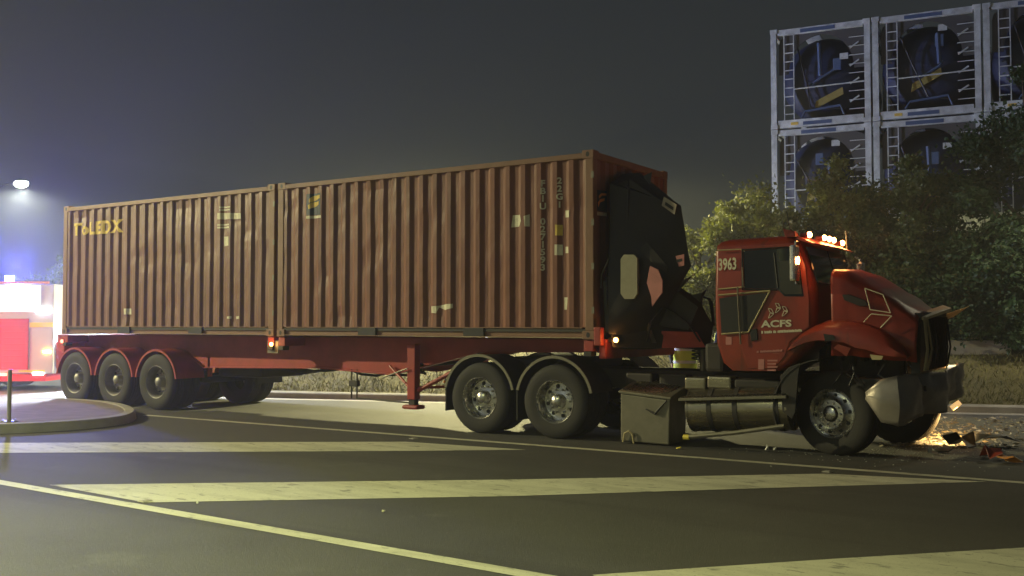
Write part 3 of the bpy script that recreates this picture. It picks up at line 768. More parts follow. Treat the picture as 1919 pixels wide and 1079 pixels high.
mb.f += [tuple(range(n-1, -1, -1)), tuple(range((L-1)*n, L*n))]
cab = mb.build('cab', M['cab_red'], pm, smooth=True)
def flat_y(name, m, pxs, y, parent, th=.006, smooth=False, bevel=0):
    pts = [PY(px, py, y) for px, py in pxs]
    b = MB(); b.prism_y([(p.x, p.z) for p in pts], y, y+th); return b.build(name, m, parent, bevel=bevel)
YD = YN-.012
door = flat_y('door', M['cab_red'], [(1391, 462), (1493, 455), (1509, 500), (1516, 560), (1516, 612), (1480, 640), (1470, 668), (1450, 690), (1402, 690), (1386, 640)], YD, pm, .011, bevel=.004)
flat_y('door_window', M['glass'], [(1393, 470), (1489, 464), (1499, 500), (1506, 555), (1470, 555), (1456, 541), (1395, 540)], YD-.006, door, .005)
for a, bq in (((1391, 467), (1391, 543)), ((1395, 542), (1456, 543)), ((1390, 468), (1490, 462))):
    p, q = PY(*a, YD-.008), PY(*bq, YD-.008)
    MB().tube([p, q], .010, 6).build('window_seal', M['black'], door)
p, q = PY(1451, 474, YD-.01), PY(1458, 540, YD-.01)
MB().tube([p, q], .012, 6).build('window_divider', M['black'], door)
flat_y('quarter_pane', mat('hazy_pane', (.035, .035, .02), .15), [(1459, 490), (1496, 486), (1503, 551), (1471, 551), (1460, 541)], YD-.011, door, .004)
# black sleeve panel + gold stripes
flat_y('side_panel', M['black'], [(1348, 559), (1440, 548), (1402, 621), (1352, 624)], YD-.016, pm, .004)
def ribbon(name, m, pts, wpx, y, parent):
    ps = [PY(px, py, y) for px, py in pts]
    b = MB(); 
    for p, q in zip(ps[:-1], ps[1:]): b.tube([p, q], wpx, 4)
    o = b.build(name, m, parent)
    return o
ribbon('body_stripe', M['stripe'], [(1346, 553), (1443, 545), (1403, 622), (1352, 626)], .011, YD-.017, pm)
ribbon('body_stripe', M['stripe'], [(1346, 542), (1390, 538)], .010, YD-.002, pm)
ribbon('body_stripe', M['stripe'], [(1343, 469), (1388, 467), (1396, 471)], .008, YD-.003, pm)
ribbon('grab_rail', M['galv'], [(1382, 538), (1384, 580), (1388, 645)], .011, YD-.045, pm)
ribbon('grab_rail', M['galv'], [(1391, 500), (1393, 538), (1396, 538)], .008, YD-.03, pm)
def sign_text(txt, px, py, size, y, m, parent, bold=0.0, sx=1.0, slope=0.0, name='lettering'):
    me = text_mesh(txt, size, 'LEFT', bold, sx); p = PY(px, py, y); org = parent_origin(parent)
    me.transform(Matrix(((1, 0, 0, 0), (0, 0, 1, 0), (slope, 1, 0, 0), (0, 0, 0, 1))))
    for v in me.vertices: v.co += Vector((p.x, y, p.z)) - org
    return link(name, me, m, parent, org=org)
sign_text('3963', 1346, 506, .205, YN-.004, M['cream'], pm, .006, .60, .03)
sign_text('ACFS', 1427, 613, .115, YD-.008, M['cream'], pm, .004, 1.42, .03)
def blurred_print(px0, px1, py, h, m, seed, slope):
    rnd = random.Random(seed); x = px0; b = MB()
    while x < px1:
        wd = rnd.uniform(1.2, 3.4); yy = py+(x-px0)*slope
        p, q = PY(x, yy, YD-.008), PY(x+wd*.8, yy-h*rnd.uniform(.75, 1), YD-.008)
        b.box(p.x, q.x, YD-.009, YD-.006, p.z, q.z); x += wd+(2.2 if rnd.random() < .12 else 0)
    o = b.build('small_lettering', m, pm); o['kind'] = 'stuff'
blurred_print(1427, 1501, 625, 5, M['cream'], 2, -.05)
blurred_print(1418, 1465, 661, 4, M['pink'], 3, -.06)
for k in range(4): flat_y('small_lettering', M['pink'], [(1438, 674+k*6), (1457-3*(k % 2), 674+k*6), (1457-3*(k % 2), 677+k*6), (1438, 677+k*6)], YD-.004, pm, .002)
flat_y('small_lettering', M['pink'], [(1421, 673), (1432, 673), (1432, 692), (1421, 692)], YD-.004, pm, .002)
flat_y('small_sticker', M['pink'], [(1360, 631), (1371, 631), (1371, 646), (1360, 646)], YN-.004, pm, .002)
def chevron_logo(cx, cy, s, par, y):
    for k, (dx, dy) in enumerate(((0, 0), (13, -10), (26, -4))):
        X, Y = cx+dx*s, cy+dy*s
        for q in (([(0, 0), (6, 1), (10, 9), (3, 7)]), ([(10, 10), (3, 17), (0, 18), (3, 9)])):
            ribbon('logo_chevron', M['cream'], [(X+a*s, Y+c*s) for a, c in q+[q[0]]], .004, y, par)
chevron_logo(1440, 578, 1.0, pm, YD-.008)
flat_y('door_handle', M['black'], [(1404, 618), (1418, 616), (1420, 637), (1408, 639)], YD-.02, door, .02, bevel=.005)
# roof: visor, amber lamps, horn, aerials
XV = XCR+.02
b = MB()
vn = []
for i in range(9):
    y = YN+.06+(YF-YN-.12)*i/8; bow = .05*(1-((i-4)/4)**2)
    vn += [(XV-.06+bow, y, zr+.01), (XV+.14+bow, y, zr-.085), (XV+.13+bow, y, zr-.10), (XV-.06+bow, y, zr-.03)]
for i in range(8):
    for k in range(4): b.f.append((i*4+k, i*4+(k+1) % 4, i*4+4+(k+1) % 4, i*4+4+k))
b.v = vn; b.f += [(0, 1, 2, 3), (32, 33, 34, 35)]
b.build('sun_visor', M['cab_red'], pm, smooth=True)
for k, y in enumerate((.42, .98, 1.20, 1.42, 1.95)):
    z = zr+.035; x = XV-.02+.05*(1-((y-1.175)/1.0)**2)
    b = MB(); b.box(x-.07, x+.03, y-.05, y+.05, z-.03, z+.02); hb = b.build('roof_lamp_housing', M['cab_red'], pm, bevel=.012)
    b = MB(); b.ball((x+.035, y, z), .044, 10, 6, (.7, 1.2, .85)); b.build('roof_lamp', M['amber_hi'], pm, smooth=True)
    lamp_light('roof_lamp_light', 'POINT', (x+.12, y, z+.02), 7, (1, .38, .1), pm, .04)
b = MB(); b.hexa([(XV-.20, .20, zr+.0), (XV-.07, .20, zr+.0), (XV-.07, .36, zr+.0), (XV-.20, .36, zr+.0), (XV-.23, .20, zr+.11), (XV-.09, .22, zr+.07), (XV-.09, .34, zr+.07), (XV-.23, .36, zr+.11)]); b.build('roof_horn', M['cab_red'], pm, bevel=.01)
b = MB(); b.tube([(XV-.16, .28, zr+.08), (XV-.20, .28, zr+.32)], .005, 5); b.build('aerial', M['black'], pm)
b = MB(); b.tube([(XV+.05, 2.12, zr-.10), (XV+.03, 2.14, zr+.22)], .006, 5); b.build('aerial', M['galv'], pm)
# windscreen: two panes with pillar
wb, wt = zbelt+.10, zr-.12
for y0, y1 in ((YN+.13, 1.16), (1.19, YF-.13)):
    b = MB(); b.hexa([(XCF+.035, y0, wb), (XCF+.05, y0, wb), (XCF+.05, y1, wb), (XCF+.035, y1, wb), (XCR+.045, y0+.02, wt), (XCR+.06, y0+.02, wt), (XCR+.06, y1-.02, wt), (XCR+.045, y1-.02, wt)])
    b.build('windscreen', M['glass'], pm)
# mirrors
def mirror(p, s):
    b = MB(); b.box(p[0]-.04, p[0]+.04, p[1]-.09, p[1]+.09, p[2]-.24, p[2]+.20); mo = b.build('wing_mirror', M['alloy'], pm, bevel=.03)
    b = MB(); b.tube([(p[0], p[1]+s*.04, p[2]+.24), (p[0]-.02, p[1]+s*.22, p[2]+.26)], .012, 6); b.tube([(p[0], p[1]+s*.04, p[2]-.26), (p[0]-.02, p[1]+s*.22, p[2]-.26)], .012, 6)
    b.tube([(p[0], p[1]+s*.04, p[2]-.26), (p[0], p[1]+s*.04, p[2]+.25)], .012, 6); b.build('mirror_arm', M['alloy'], mo)
mirror(PY(1489, 490, -.02), 1); mirror((XCF+.02, 2.46, PY(1489, 500, -.02).z-.02), -1)
p = PY(1496, 488, -.06)
b = MB(); b.ball(p, .05, 8, 6, (.35, .3, 1.0)); b.build('mirror_lamp', M['amber_hi'], pm, smooth=True)  # glowing ball stands in for a bright reflection in the mirror, not a lamp
lamp_light('mirror_lamp_light', 'POINT', p+Vector((.05, -.08, 0)), 3, (1, .5, .2), pm, .03)  # light added around that mirror reflection
p = Vector((XCF+.07, 2.46, PY(1489, 500, -.02).z-.16))
b = MB(); b.ball(p, .04, 8, 6, (.35, .5, 1.5)); b.build('mirror_lamp', emit('pale_glow', (.75, .8, 1), 6), pm, smooth=True)  # pale glowing ball at the far mirror
# bonnet: stations along x (x, z_bottom, z_shoulder, z_top, y_near, y_far)
XB0, XB1 = PY(1556, 520, YN).x, PY(1716, 620, YN).x
zb0 = PY(1557, 505, YN).z; zf0 = PY(1716, 596, YN).z
nst = 34
def lerp(a, c, t): return a+(c-a)*t
mb = MB(); ncs = None
for i in range(nst+1):
    t_ = i/nst; x = lerp(XB0, XB1, t_)
    kink = .015*math.exp(-((t_-.16)/.10)**2)
    ztop = lerp(zb0, zf0+.06, t_**1.5)+kink
    zs = ztop-lerp(.10, .16, t_)
    zbm = lerp(1.22, 1.16, t_)
    y0 = lerp(YN+.04, YN+.12, t_); y1 = lerp(YF-.02, YF-.10, t_)
    rw = lerp(.16, .42, t_)
    sec = [(y0-.02, zbm), (y0-.01, lerp(zbm, zs, .5)), (y0, zs)]
    for k in range(1, 6):
        a = k/6*math.pi/2; sec.append((y0+rw*(1-math.cos(a)), zs+(ztop-zs)*math.sin(a)))
    sec += [(y0+rw, ztop), ((y0+y1)/2, ztop+.03), (y1-rw, ztop)]
    for k in range(5, 0, -1):
        a = k/6*math.pi/2; sec.append((y1-rw*(1-math.cos(a)), zs+(ztop-zs)*math.sin(a)))
    sec += [(y1, zs), (y1+.01, lerp(zbm, zs, .5)), (y1+.02, zbm)]
    ncs = len(sec)
    for (y, z) in sec:
        cr = .022*mnoise.noise(Vector((x*2.6, y*2.2, z*2.4)))+.010*mnoise.noise(Vector((x*7, y*6, z*5)))-(.012+.022*t_)*(1-min(1, 4*abs(mnoise.noise(Vector((x*2.3+z*1.6, y*1.4, z*1.1+5))))))*t_
        mb.v.append((x+cr*.6, y+cr, z+cr*1.2))
for i in range(nst):
    for k in range(ncs-1): mb.f.append((i*ncs+k, i*ncs+k+1, (i+1)*ncs+k+1, (i+1)*ncs+k))
bonnet = mb.build('bonnet', M['cab_red'], pm, smooth=True)
md = bonnet.modifiers.new('thickness', 'SOLIDIFY'); md.thickness = .012; md.offset = 1
# air intake and logo on the bonnet side
flat_y('air_intake', M['black'], [(1578, 552), (1590, 551), (1622, 563), (1626, 572), (1612, 574), (1582, 562)], YN+.005, bonnet, .02, bevel=.004)
ribbon('hood_logo', M['cream'], [(1621, 540), (1655, 552), (1669, 586), (1631, 580), (1621, 540)], .006, YN-.005, bonnet)
ribbon('hood_logo', M['cream'], [(1618, 604), (1633, 588), (1671, 592), (1650, 614)], .006, YN-.005, bonnet)
# front mudguard (fender): arched shell over the steer wheel
def fender(yin, yout, parent, px_shift=0.0, name='front_mudguard'):
    top = [(1476, 654), (1484, 640), (1500, 624), (1522, 610), (1548, 601), (1580, 598), (1612, 602), (1645, 614), (1670, 630), (1690, 650), (1700, 668)]
    bot = [(1478, 656), (1490, 650), (1508, 642), (1530, 638), (1552, 637), (1580, 642), (1604, 652), (1625, 656), (1648, 664), (1672, 668), (1700, 670)]
    mb = MB(); yo = yout
    n_ = len(top)
    for (a, c) in zip(top, bot):
        p = PY(a[0], a[1], YN-.04); q = PY(c[0], c[1], YN-.10)
        e = q
        k = abs(yout-yin)
        sgn = 1 if yout > yin else -1
        f_ = lambda fr: yin+(yout-yin)*fr
        mb.v += [(p.x, f_(0.0), p.z+.03), (p.x, f_(.55), p.z+.01), (p.x, f_(.85), p.z-.02), (lerp(p.x, q.x, .5), f_(1.0), lerp(p.z, q.z, .45)), (q.x, f_(1.0), q.z), (q.x, f_(.8), q.z+.005)]
    for i in range(n_-1):
        for k in range(5): mb.f.append((i*6+k, i*6+k+1, i*6+7+k, i*6+6+k))
    for i, v in enumerate(mb.v):
        cr = .012*mnoise.noise(Vector((v[0]*5, v[1]*4, v[2]*5))); mb.v[i] = (v[0], v[1]+cr, v[2]+cr)
    o = mb.build(name, M['cab_red'], parent, smooth=True)
    s_ = o.modifiers.new('thickness', 'SOLIDIFY'); s_.thickness = .01
    return o
fen = fender(.55, YN-.10, pm); fender(YF-.35, YF+.10, pm)
flat_y('torn_gap', M['black'], [(1543, 625), (1562, 628), (1566, 636), (1556, 638), (1546, 640)], YN-.118, fen, .01)
# ragged lower skirt pieces
flat_y('torn_flap', M['cab_red'], [(1570, 645), (1594, 652), (1586, 668), (1576, 660), (1562, 652)], YN-.105, fen, .01)
flat_y('torn_flap', M['stripe'], [(1630, 664), (1655, 667), (1652, 674), (1634, 674)], YN-.07, fen, .008)
# inner splash guards, firewall, engine
b = MB(); b.arc_strip(PY(1560, 768, .45).x-.02, .56, .60, .615, R(95), R(200), .12, .75, 14); b.build('splash_guard', M['chassis'], pm, smooth=True)
b = MB(); p = [PY(a, c, .13) for a, c in ((1462, 705), (1478, 688), (1500, 680), (1496, 700), (1490, 772), (1484, 785), (1466, 770))]
b.prism_y([(q.x, q.z) for q in p], .13, .16); b.build('splash_guard', M['chassis'], pm, bevel=.005)
b = MB(); b.box(XCF-.1, XB1-.25, .75, 1.65, .75, 1.62); eng = b.build('engine_block', M['chassis'], pm, bevel=.06)
for k in range(6):
    b = MB(); b.tube([(XCF+.05+k*.14, .74, 1.1+.05*(k % 2)), (XCF+.07+k*.14, .66, 1.35)], .045, 8); b.build('engine_pipe', M['chassis'], eng)
# grille / radiator front, broken
gx = XB1+.02
b = MB(); b.hexa([(gx-.12, YN+.22, 1.02), (gx-.02, YN+.22, 1.02), (gx-.02, YF-.22, 1.02), (gx-.12, YF-.22, 1.02), (gx-.10, YN+.24, zf0+.06), (gx, YN+.24, zf0+.06), (gx, YF-.2, zf0+.10), (gx-.10, YF-.2, zf0+.10)])
gr = b.build('grille_core', M['black'], pm)
b = MB()
nb = 16
for i in range(nb):
    y = YN+.28+(YF-YN-.58)*i/(nb-1)
    b = MB(); b.tube([(gx+.012, y, 1.05), (gx+.03+.03*random.random(), y+.03*random.uniform(-1, 1), 1.3), (gx+.015, y, zf0+.02)], .012, 5); b.build('grille_bar', M['black'] if i > 2 else M['stripe'], gr)
b = MB(); b.hexa([(gx-.05, YN+.25, zf0+.02), (gx+.02, YN+.25, zf0-.03), (gx+.05, YF-.15, zf0+.10), (gx-.05, YF-.15, zf0+.14), (gx-.05, YN+.25, zf0+.05), (gx+.02, YN+.25, zf0+.0), (gx+.05, YF-.15, zf0+.14), (gx-.05, YF-.15, zf0+.18)]); b.build('grille_surround', M['stripe'], gr)
b = MB(); b.add([(gx+.0, YF-.2, zf0+.06), (gx+.22, YF+.1, zf0+.16), (gx+.05, YF-.05, zf0+.02), (gx-.02, YF-.2, zf0-.02), (gx+.0, YF-.18, zf0+.07), (gx+.22, YF+.12, zf0+.165), (gx+.05, YF-.03, zf0+.03), (gx-.02, YF-.18, zf0-.01)], [(0, 1, 2, 3), (7, 6, 5, 4), (0, 4, 5, 1), (1, 5, 6, 2), (2, 6, 7, 3), (3, 7, 4, 0)]); b.build('torn_splinter', M['stripe'], gr)
# steer wheels and axle
sw = PY(1559, 768, .42); sf = Vector((3.49, 2.42, .5))
wheel(pm, WS, (sw.x, .42, .505), R(-14), 'front wheel turned inward under the torn mudguard')
wheel(pm, WS, (sf.x, sf.y, .505), math.pi+R(-14))
b = MB(); b.tube([(sw.x+.02, .62, .48), (sf.x-.05, 2.2, .48)], .07, 10); b.build('front_axle', M['chassis'], pm, smooth=True)
# bent bumper
def bumper():
    path = [(PY(1621, 740, .10), .80, .72), (PY(1650, 740, .10), .95, .46), (PY(1682, 740, .12), 1.00, .42), (PY(1694, 740, .22), 1.0, .42)]
    base = [Vector((p.x, p.y, 0)) for p, _, _ in path]
    zz = [(a, c) for _, a, c in path]
    xe = base[-1].x
    for k in range(1, 21):
        t_ = k/20; base.append(Vector((xe+.30*t_+.10*math.sin(t_*3.14)+.03*math.sin(t_*17), .22+2.0*t_, 0))); zz.append((lerp(1.0, 1.07, t_)+.03*math.sin(t_*9), lerp(.42, .72, t_)+.04*math.sin(t_*7+1)))
    base.append(Vector((xe+.29, 2.38, 0))); zz.append((1.08, .72)); base.append(Vector((xe+.08, 2.47, 0))); zz.append((1.04, .74))
    mb = MB(); nv = 11
    for b_, (zt, zl) in zip(base, zz):
        for k in range(nv):
            s_ = k/(nv-1); bulge = .02*math.sin(math.pi*s_)-.07*math.exp(-((b_.y-.8+s_*.25)/.07)**2)-.05*math.exp(-((b_.y-1.6-s_*.3)/.06)**2)+.06*mnoise.noise(Vector((b_.x*5, b_.y*4, s_*2.2)))+.05*abs(mnoise.noise(Vector((b_.x*3, b_.y*2.1+s_*1.4, 7))))
            c = Vector((xe-.9, 1.2, 0)); d = (b_-c).normalized()
            mb.v.append((b_.x+d.x*bulge, b_.y+d.y*bulge, lerp(zl, zt, s_)))
    for i in range(len(base)-1):
        for k in range(nv-1): mb.f.append((i*nv+k, i*nv+k+1, (i+1)*nv+k+1, (i+1)*nv+k))
    o = mb.build('front_bumper', M['bumper'], pm, smooth=True); s_ = o.modifiers.new('thickness', 'SOLIDIFY'); s_.thickness = .012
    return o, xe
bump, xbe = bumper()
b = MB(); b.box(xbe-.6, xbe-.05, .35, 2.2, .55, .95); b.build('bumper_bracket', M['chassis'], pm, bevel=.04)
for y in (.75, 1.9):
    b = MB(); b.box(xbe+.14, xbe+.152, y-.09, y+.09, .80, .86); b.build('tow_slot', M['black'], bump)
p = PX(1776, 687, xbe+.02)
lamp(pm, (xbe+.06, 2.1, 1.06), .03, 'amber', d=(.8, -.6, 0), power=3, name='broken_indicator')
# broken far headlamp still burning towards the ground
hl = Vector((xbe+.22, 2.15, .56))
b = MB(); b.tube([hl, hl+Vector((.04, .0, -.05))], .07, 12); b.build('headlamp', emit('warm_headlamp', (1, .62, .25), .8), pm, smooth=True)
tg = PG(1755, 826)
lamp_light('headlamp_light', 'SPOT', hl+Vector((.07, 0, -.06)), 600, (1, .62, .22), pm, .04, target=tg, spot=95, blend=.9)
# air lines behind the cab
for k, (pts) in enumerate((((1300, 640), (1296, 600), (1310, 555), (1330, 560), (1336, 600), (1330, 640)), ((1312, 650), (1310, 600), (1316, 552), (1334, 566), (1338, 610)), ((1305, 655), (1318, 640), (1322, 600)))):
    b = MB(); b.tube([PY(a, c, 1.1) for a, c in pts], .018, 7); b.build('air_line', M['black'], pm, smooth=True)
b = MB()
for k in range(40):
    t_ = k/40*2*math.pi*5; pc = PY(1306+4*math.sin(k*.3), 615+k*1.5, 1.0)
    b.v.append(pc)
pts = []
for k in range(72):
    t_ = k/72; a = t_*2*math.pi*9; pc = PY(1306, 612+t_*62, 1.0); pts.append((pc.x+.07*math.cos(a), pc.y+.07*math.sin(a), pc.z))
MB().tube(pts, .011, 6).build('coiled_line', mat('green_hose', (.10, .12, .03), .4), pm, smooth=True)
b = MB(); p = PY(1318, 645, 1.0); b.tube([(p.x, 1.0, .95), (p.x, 1.0, 1.75)], .05, 10); b.build('exhaust_stub', M['galv'], pm, smooth=True)
b = MB(); b.box(1.38, XCB-.02, .5, 2.0, .96, 1.34); b.build('deck_equipment', M['chassis'], pm, bevel=.05)
# ------------------------------------------------------------------ torn black fairing between container and cab
fg = thing('torn_roof_fairing', (.6, 1.2, 1.0), 'torn black roof fairing crushed against the front container wall', 'wreckage')
def crumple(name, pts, seed, amp=.05, cuts=3, mtl='fair', par=fg):
    bm = bmesh.new()
    for p in pts: bm.verts.new(p)
    r = bmesh.ops.convex_hull(bm, input=bm.verts)
    bmesh.ops.delete(bm, geom=[g for g in r['geom_interior'] if isinstance(g, bmesh.types.BMVert)], context='VERTS') if r['geom_interior'] else None
    bmesh.ops.subdivide_edges(bm, edges=bm.edges[:], cuts=cuts, use_grid_fill=True)
    bmesh.ops.triangulate(bm, faces=bm.faces[:])
    for v in bm.verts:
        nz = mnoise.noise_vector(v.co*1.6+Vector((seed, seed*2, 0)))*amp+mnoise.noise_vector(v.co*4.5+Vector((seed, 0, 3)))*amp*.35
        v.co += nz
    me = bpy.data.meshes.new(name); org = parent_origin(par)
    for v in bm.verts: v.co -= org
    bmesh.ops.recalc_face_normals(bm, faces=bm.faces); bm.to_mesh(me); bm.free()
    return link(name, me, M[mtl], par, smooth=True, org=org)
def pxl(lst): return [PX(a, c, x) for a, c, x in lst]
def pyl(lst): return [PY(a, c, y) for a, c, y in lst]
crumple('fairing_shell', pxl([(1143, 345, .06), (1165, 326, .06), (1198, 322, .08), (1244, 372, .10), (1138, 500, .06), (1140, 625, .20)]) +
        pyl([(1205, 345, .95), (1240, 372, .62), (1274, 384, .50), (1295, 498, .48), (1262, 531, .50), (1205, 560, .50), (1150, 470, .42), (1160, 600, .45), (1225, 630, .5), (1288, 480, 1.6)]), 1.3, .03, 5)
crumple('crushed_panel', pxl([(1135, 520, .10), (1150, 650, .25)]) + pyl([(1262, 532, .75), (1298, 553, .80), (1312, 566, .85), (1334, 610, .9), (1328, 655, .9), (1200, 655, .5), (1160, 560, .5), (1300, 560, 1.9), (1320, 640, 1.9)]), 4.1, .035, 5)
def sticker(name, m, corners, y, par=fg, th=.006, lean=0.0):
    ps = [PY(a, c, y) for a, c in corners]; b = MB(); n_ = len(ps)
    ps = [p+Vector((0, lean*(p.x-ps[0].x), 0)) for p in ps]
    vs = ps+[p+Vector((0, th, 0)) for p in ps]
    b.add(vs, [tuple(range(n_)), tuple(range(2*n_-1, n_-1, -1))]+[(i, i+n_, (i+1) % n_+n_, (i+1) % n_) for i in range(n_)]); return b.build(name, m, par)
lbm = mat('grubby_label', (.40, .34, .26), .6, var=.5, var_scale=14)
sticker('warning_label', lbm, [(1240, 385), (1264, 402), (1268, 383), (1244, 368)], .42)
sticker('label_print', M['black'], [(1246, 384), (1261, 394), (1262, 388), (1247, 378)], .414, th=.003)
sticker('warning_label', M['pink'], [(1256, 504), (1282, 497), (1282, 476), (1256, 482)], .42)
sticker('label_print', M['black'], [(1260, 494), (1278, 489), (1278, 484), (1260, 488)], .414, th=.003)
st_ = sticker('mirror_plate', M['mirror'], [(1163, 485), (1169, 477), (1188, 477), (1194, 484), (1194, 550), (1188, 560), (1170, 560), (1163, 550)], .13, th=.04)
sticker('torn_trim', M['pink'], [(1218, 498), (1233, 505), (1241, 525), (1241, 548), (1232, 560), (1222, 574), (1220, 555), (1212, 530)], .14, th=.02)
def fold(pts, th, nm='folded_panel', mtl='fair'):
    ps = [PY(a, c, y) for a, c, y in pts]; b = MB(); n_ = len(ps); off = Vector((.3, -.9, .2)).normalized()*th
    vs = ps+[p-off for p in ps]
    b.add(vs, [tuple(range(n_)), tuple(range(2*n_-1, n_-1, -1))]+[(i, i+n_, (i+1) % n_+n_, (i+1) % n_) for i in range(n_)]); return b.build(nm, M[mtl], fg)
fold([(1150, 345, .50), (1176, 338, .44), (1172, 470, .34), (1142, 480, .42)], .02)
fold([(1180, 335, .48), (1232, 372, .46), (1222, 470, .40), (1178, 468, .36)], .02)
fold([(1200, 560, .40), (1262, 540, .52), (1308, 575, .62), (1290, 618, .58), (1212, 606, .46)], .02)
fold([(1262, 530, .46), (1290, 520, .48), (1301, 512, .52), (1272, 545, .50)], .015, 'torn_strip')
fold([(1296, 552, .60), (1316, 548, .62), (1326, 540, .66), (1312, 566, .64)], .012, 'torn_strip')
fold([(1205, 330, .40), (1222, 322, .42), (1218, 345, .40)], .012, 'torn_strip')
fold([(1196, 470, .30), (1212, 452, .30), (1252, 500, .34), (1246, 522, .36), (1222, 492, .30)], .02, 'folded_panel', 'chassis')
fold([(1140, 560, .30), (1164, 566, .26), (1172, 640, .30), (1150, 652, .34)], .02, 'folded_panel', 'chassis')
fold([(1168, 572, .36), (1206, 580, .34), (1230, 642, .42), (1160, 640, .44)], .02)
fold([(1240, 620, .50), (1306, 622, .60), (1322, 650, .66), (1236, 652, .5)], .03, 'folded_panel', 'trail_red')
for pts in (((1178, 350, .40), (1176, 420, .34), (1160, 476, .36)), ((1225, 565, .42), (1262, 585, .50), (1290, 606, .54), (1312, 640, .60)), ((1212, 640, .36), (1222, 600, .34), (1240, 578, .38))):
    MB().tube([PY(a, c, y) for a, c, y in pts], .014, 6).build('torn_cable', M['black'], fg, smooth=True)
for pts in (((1141, 484), (1127, 515), (1126, 540)), ((1163, 490), (1158, 520), (1155, 545)), ((1196, 490), (1198, 520), (1194, 540))):
    b = MB(); b.tube([PY(a, c, .22) for a, c in pts], .010, 6); b.build('mirror_frame', M['galv'], fg)
sticker('mirror_bracket', mat('dull_green_plate', (.05, .055, .045), .5), [(1130, 526), (1156, 524), (1160, 620), (1134, 622)], .20, th=.06)
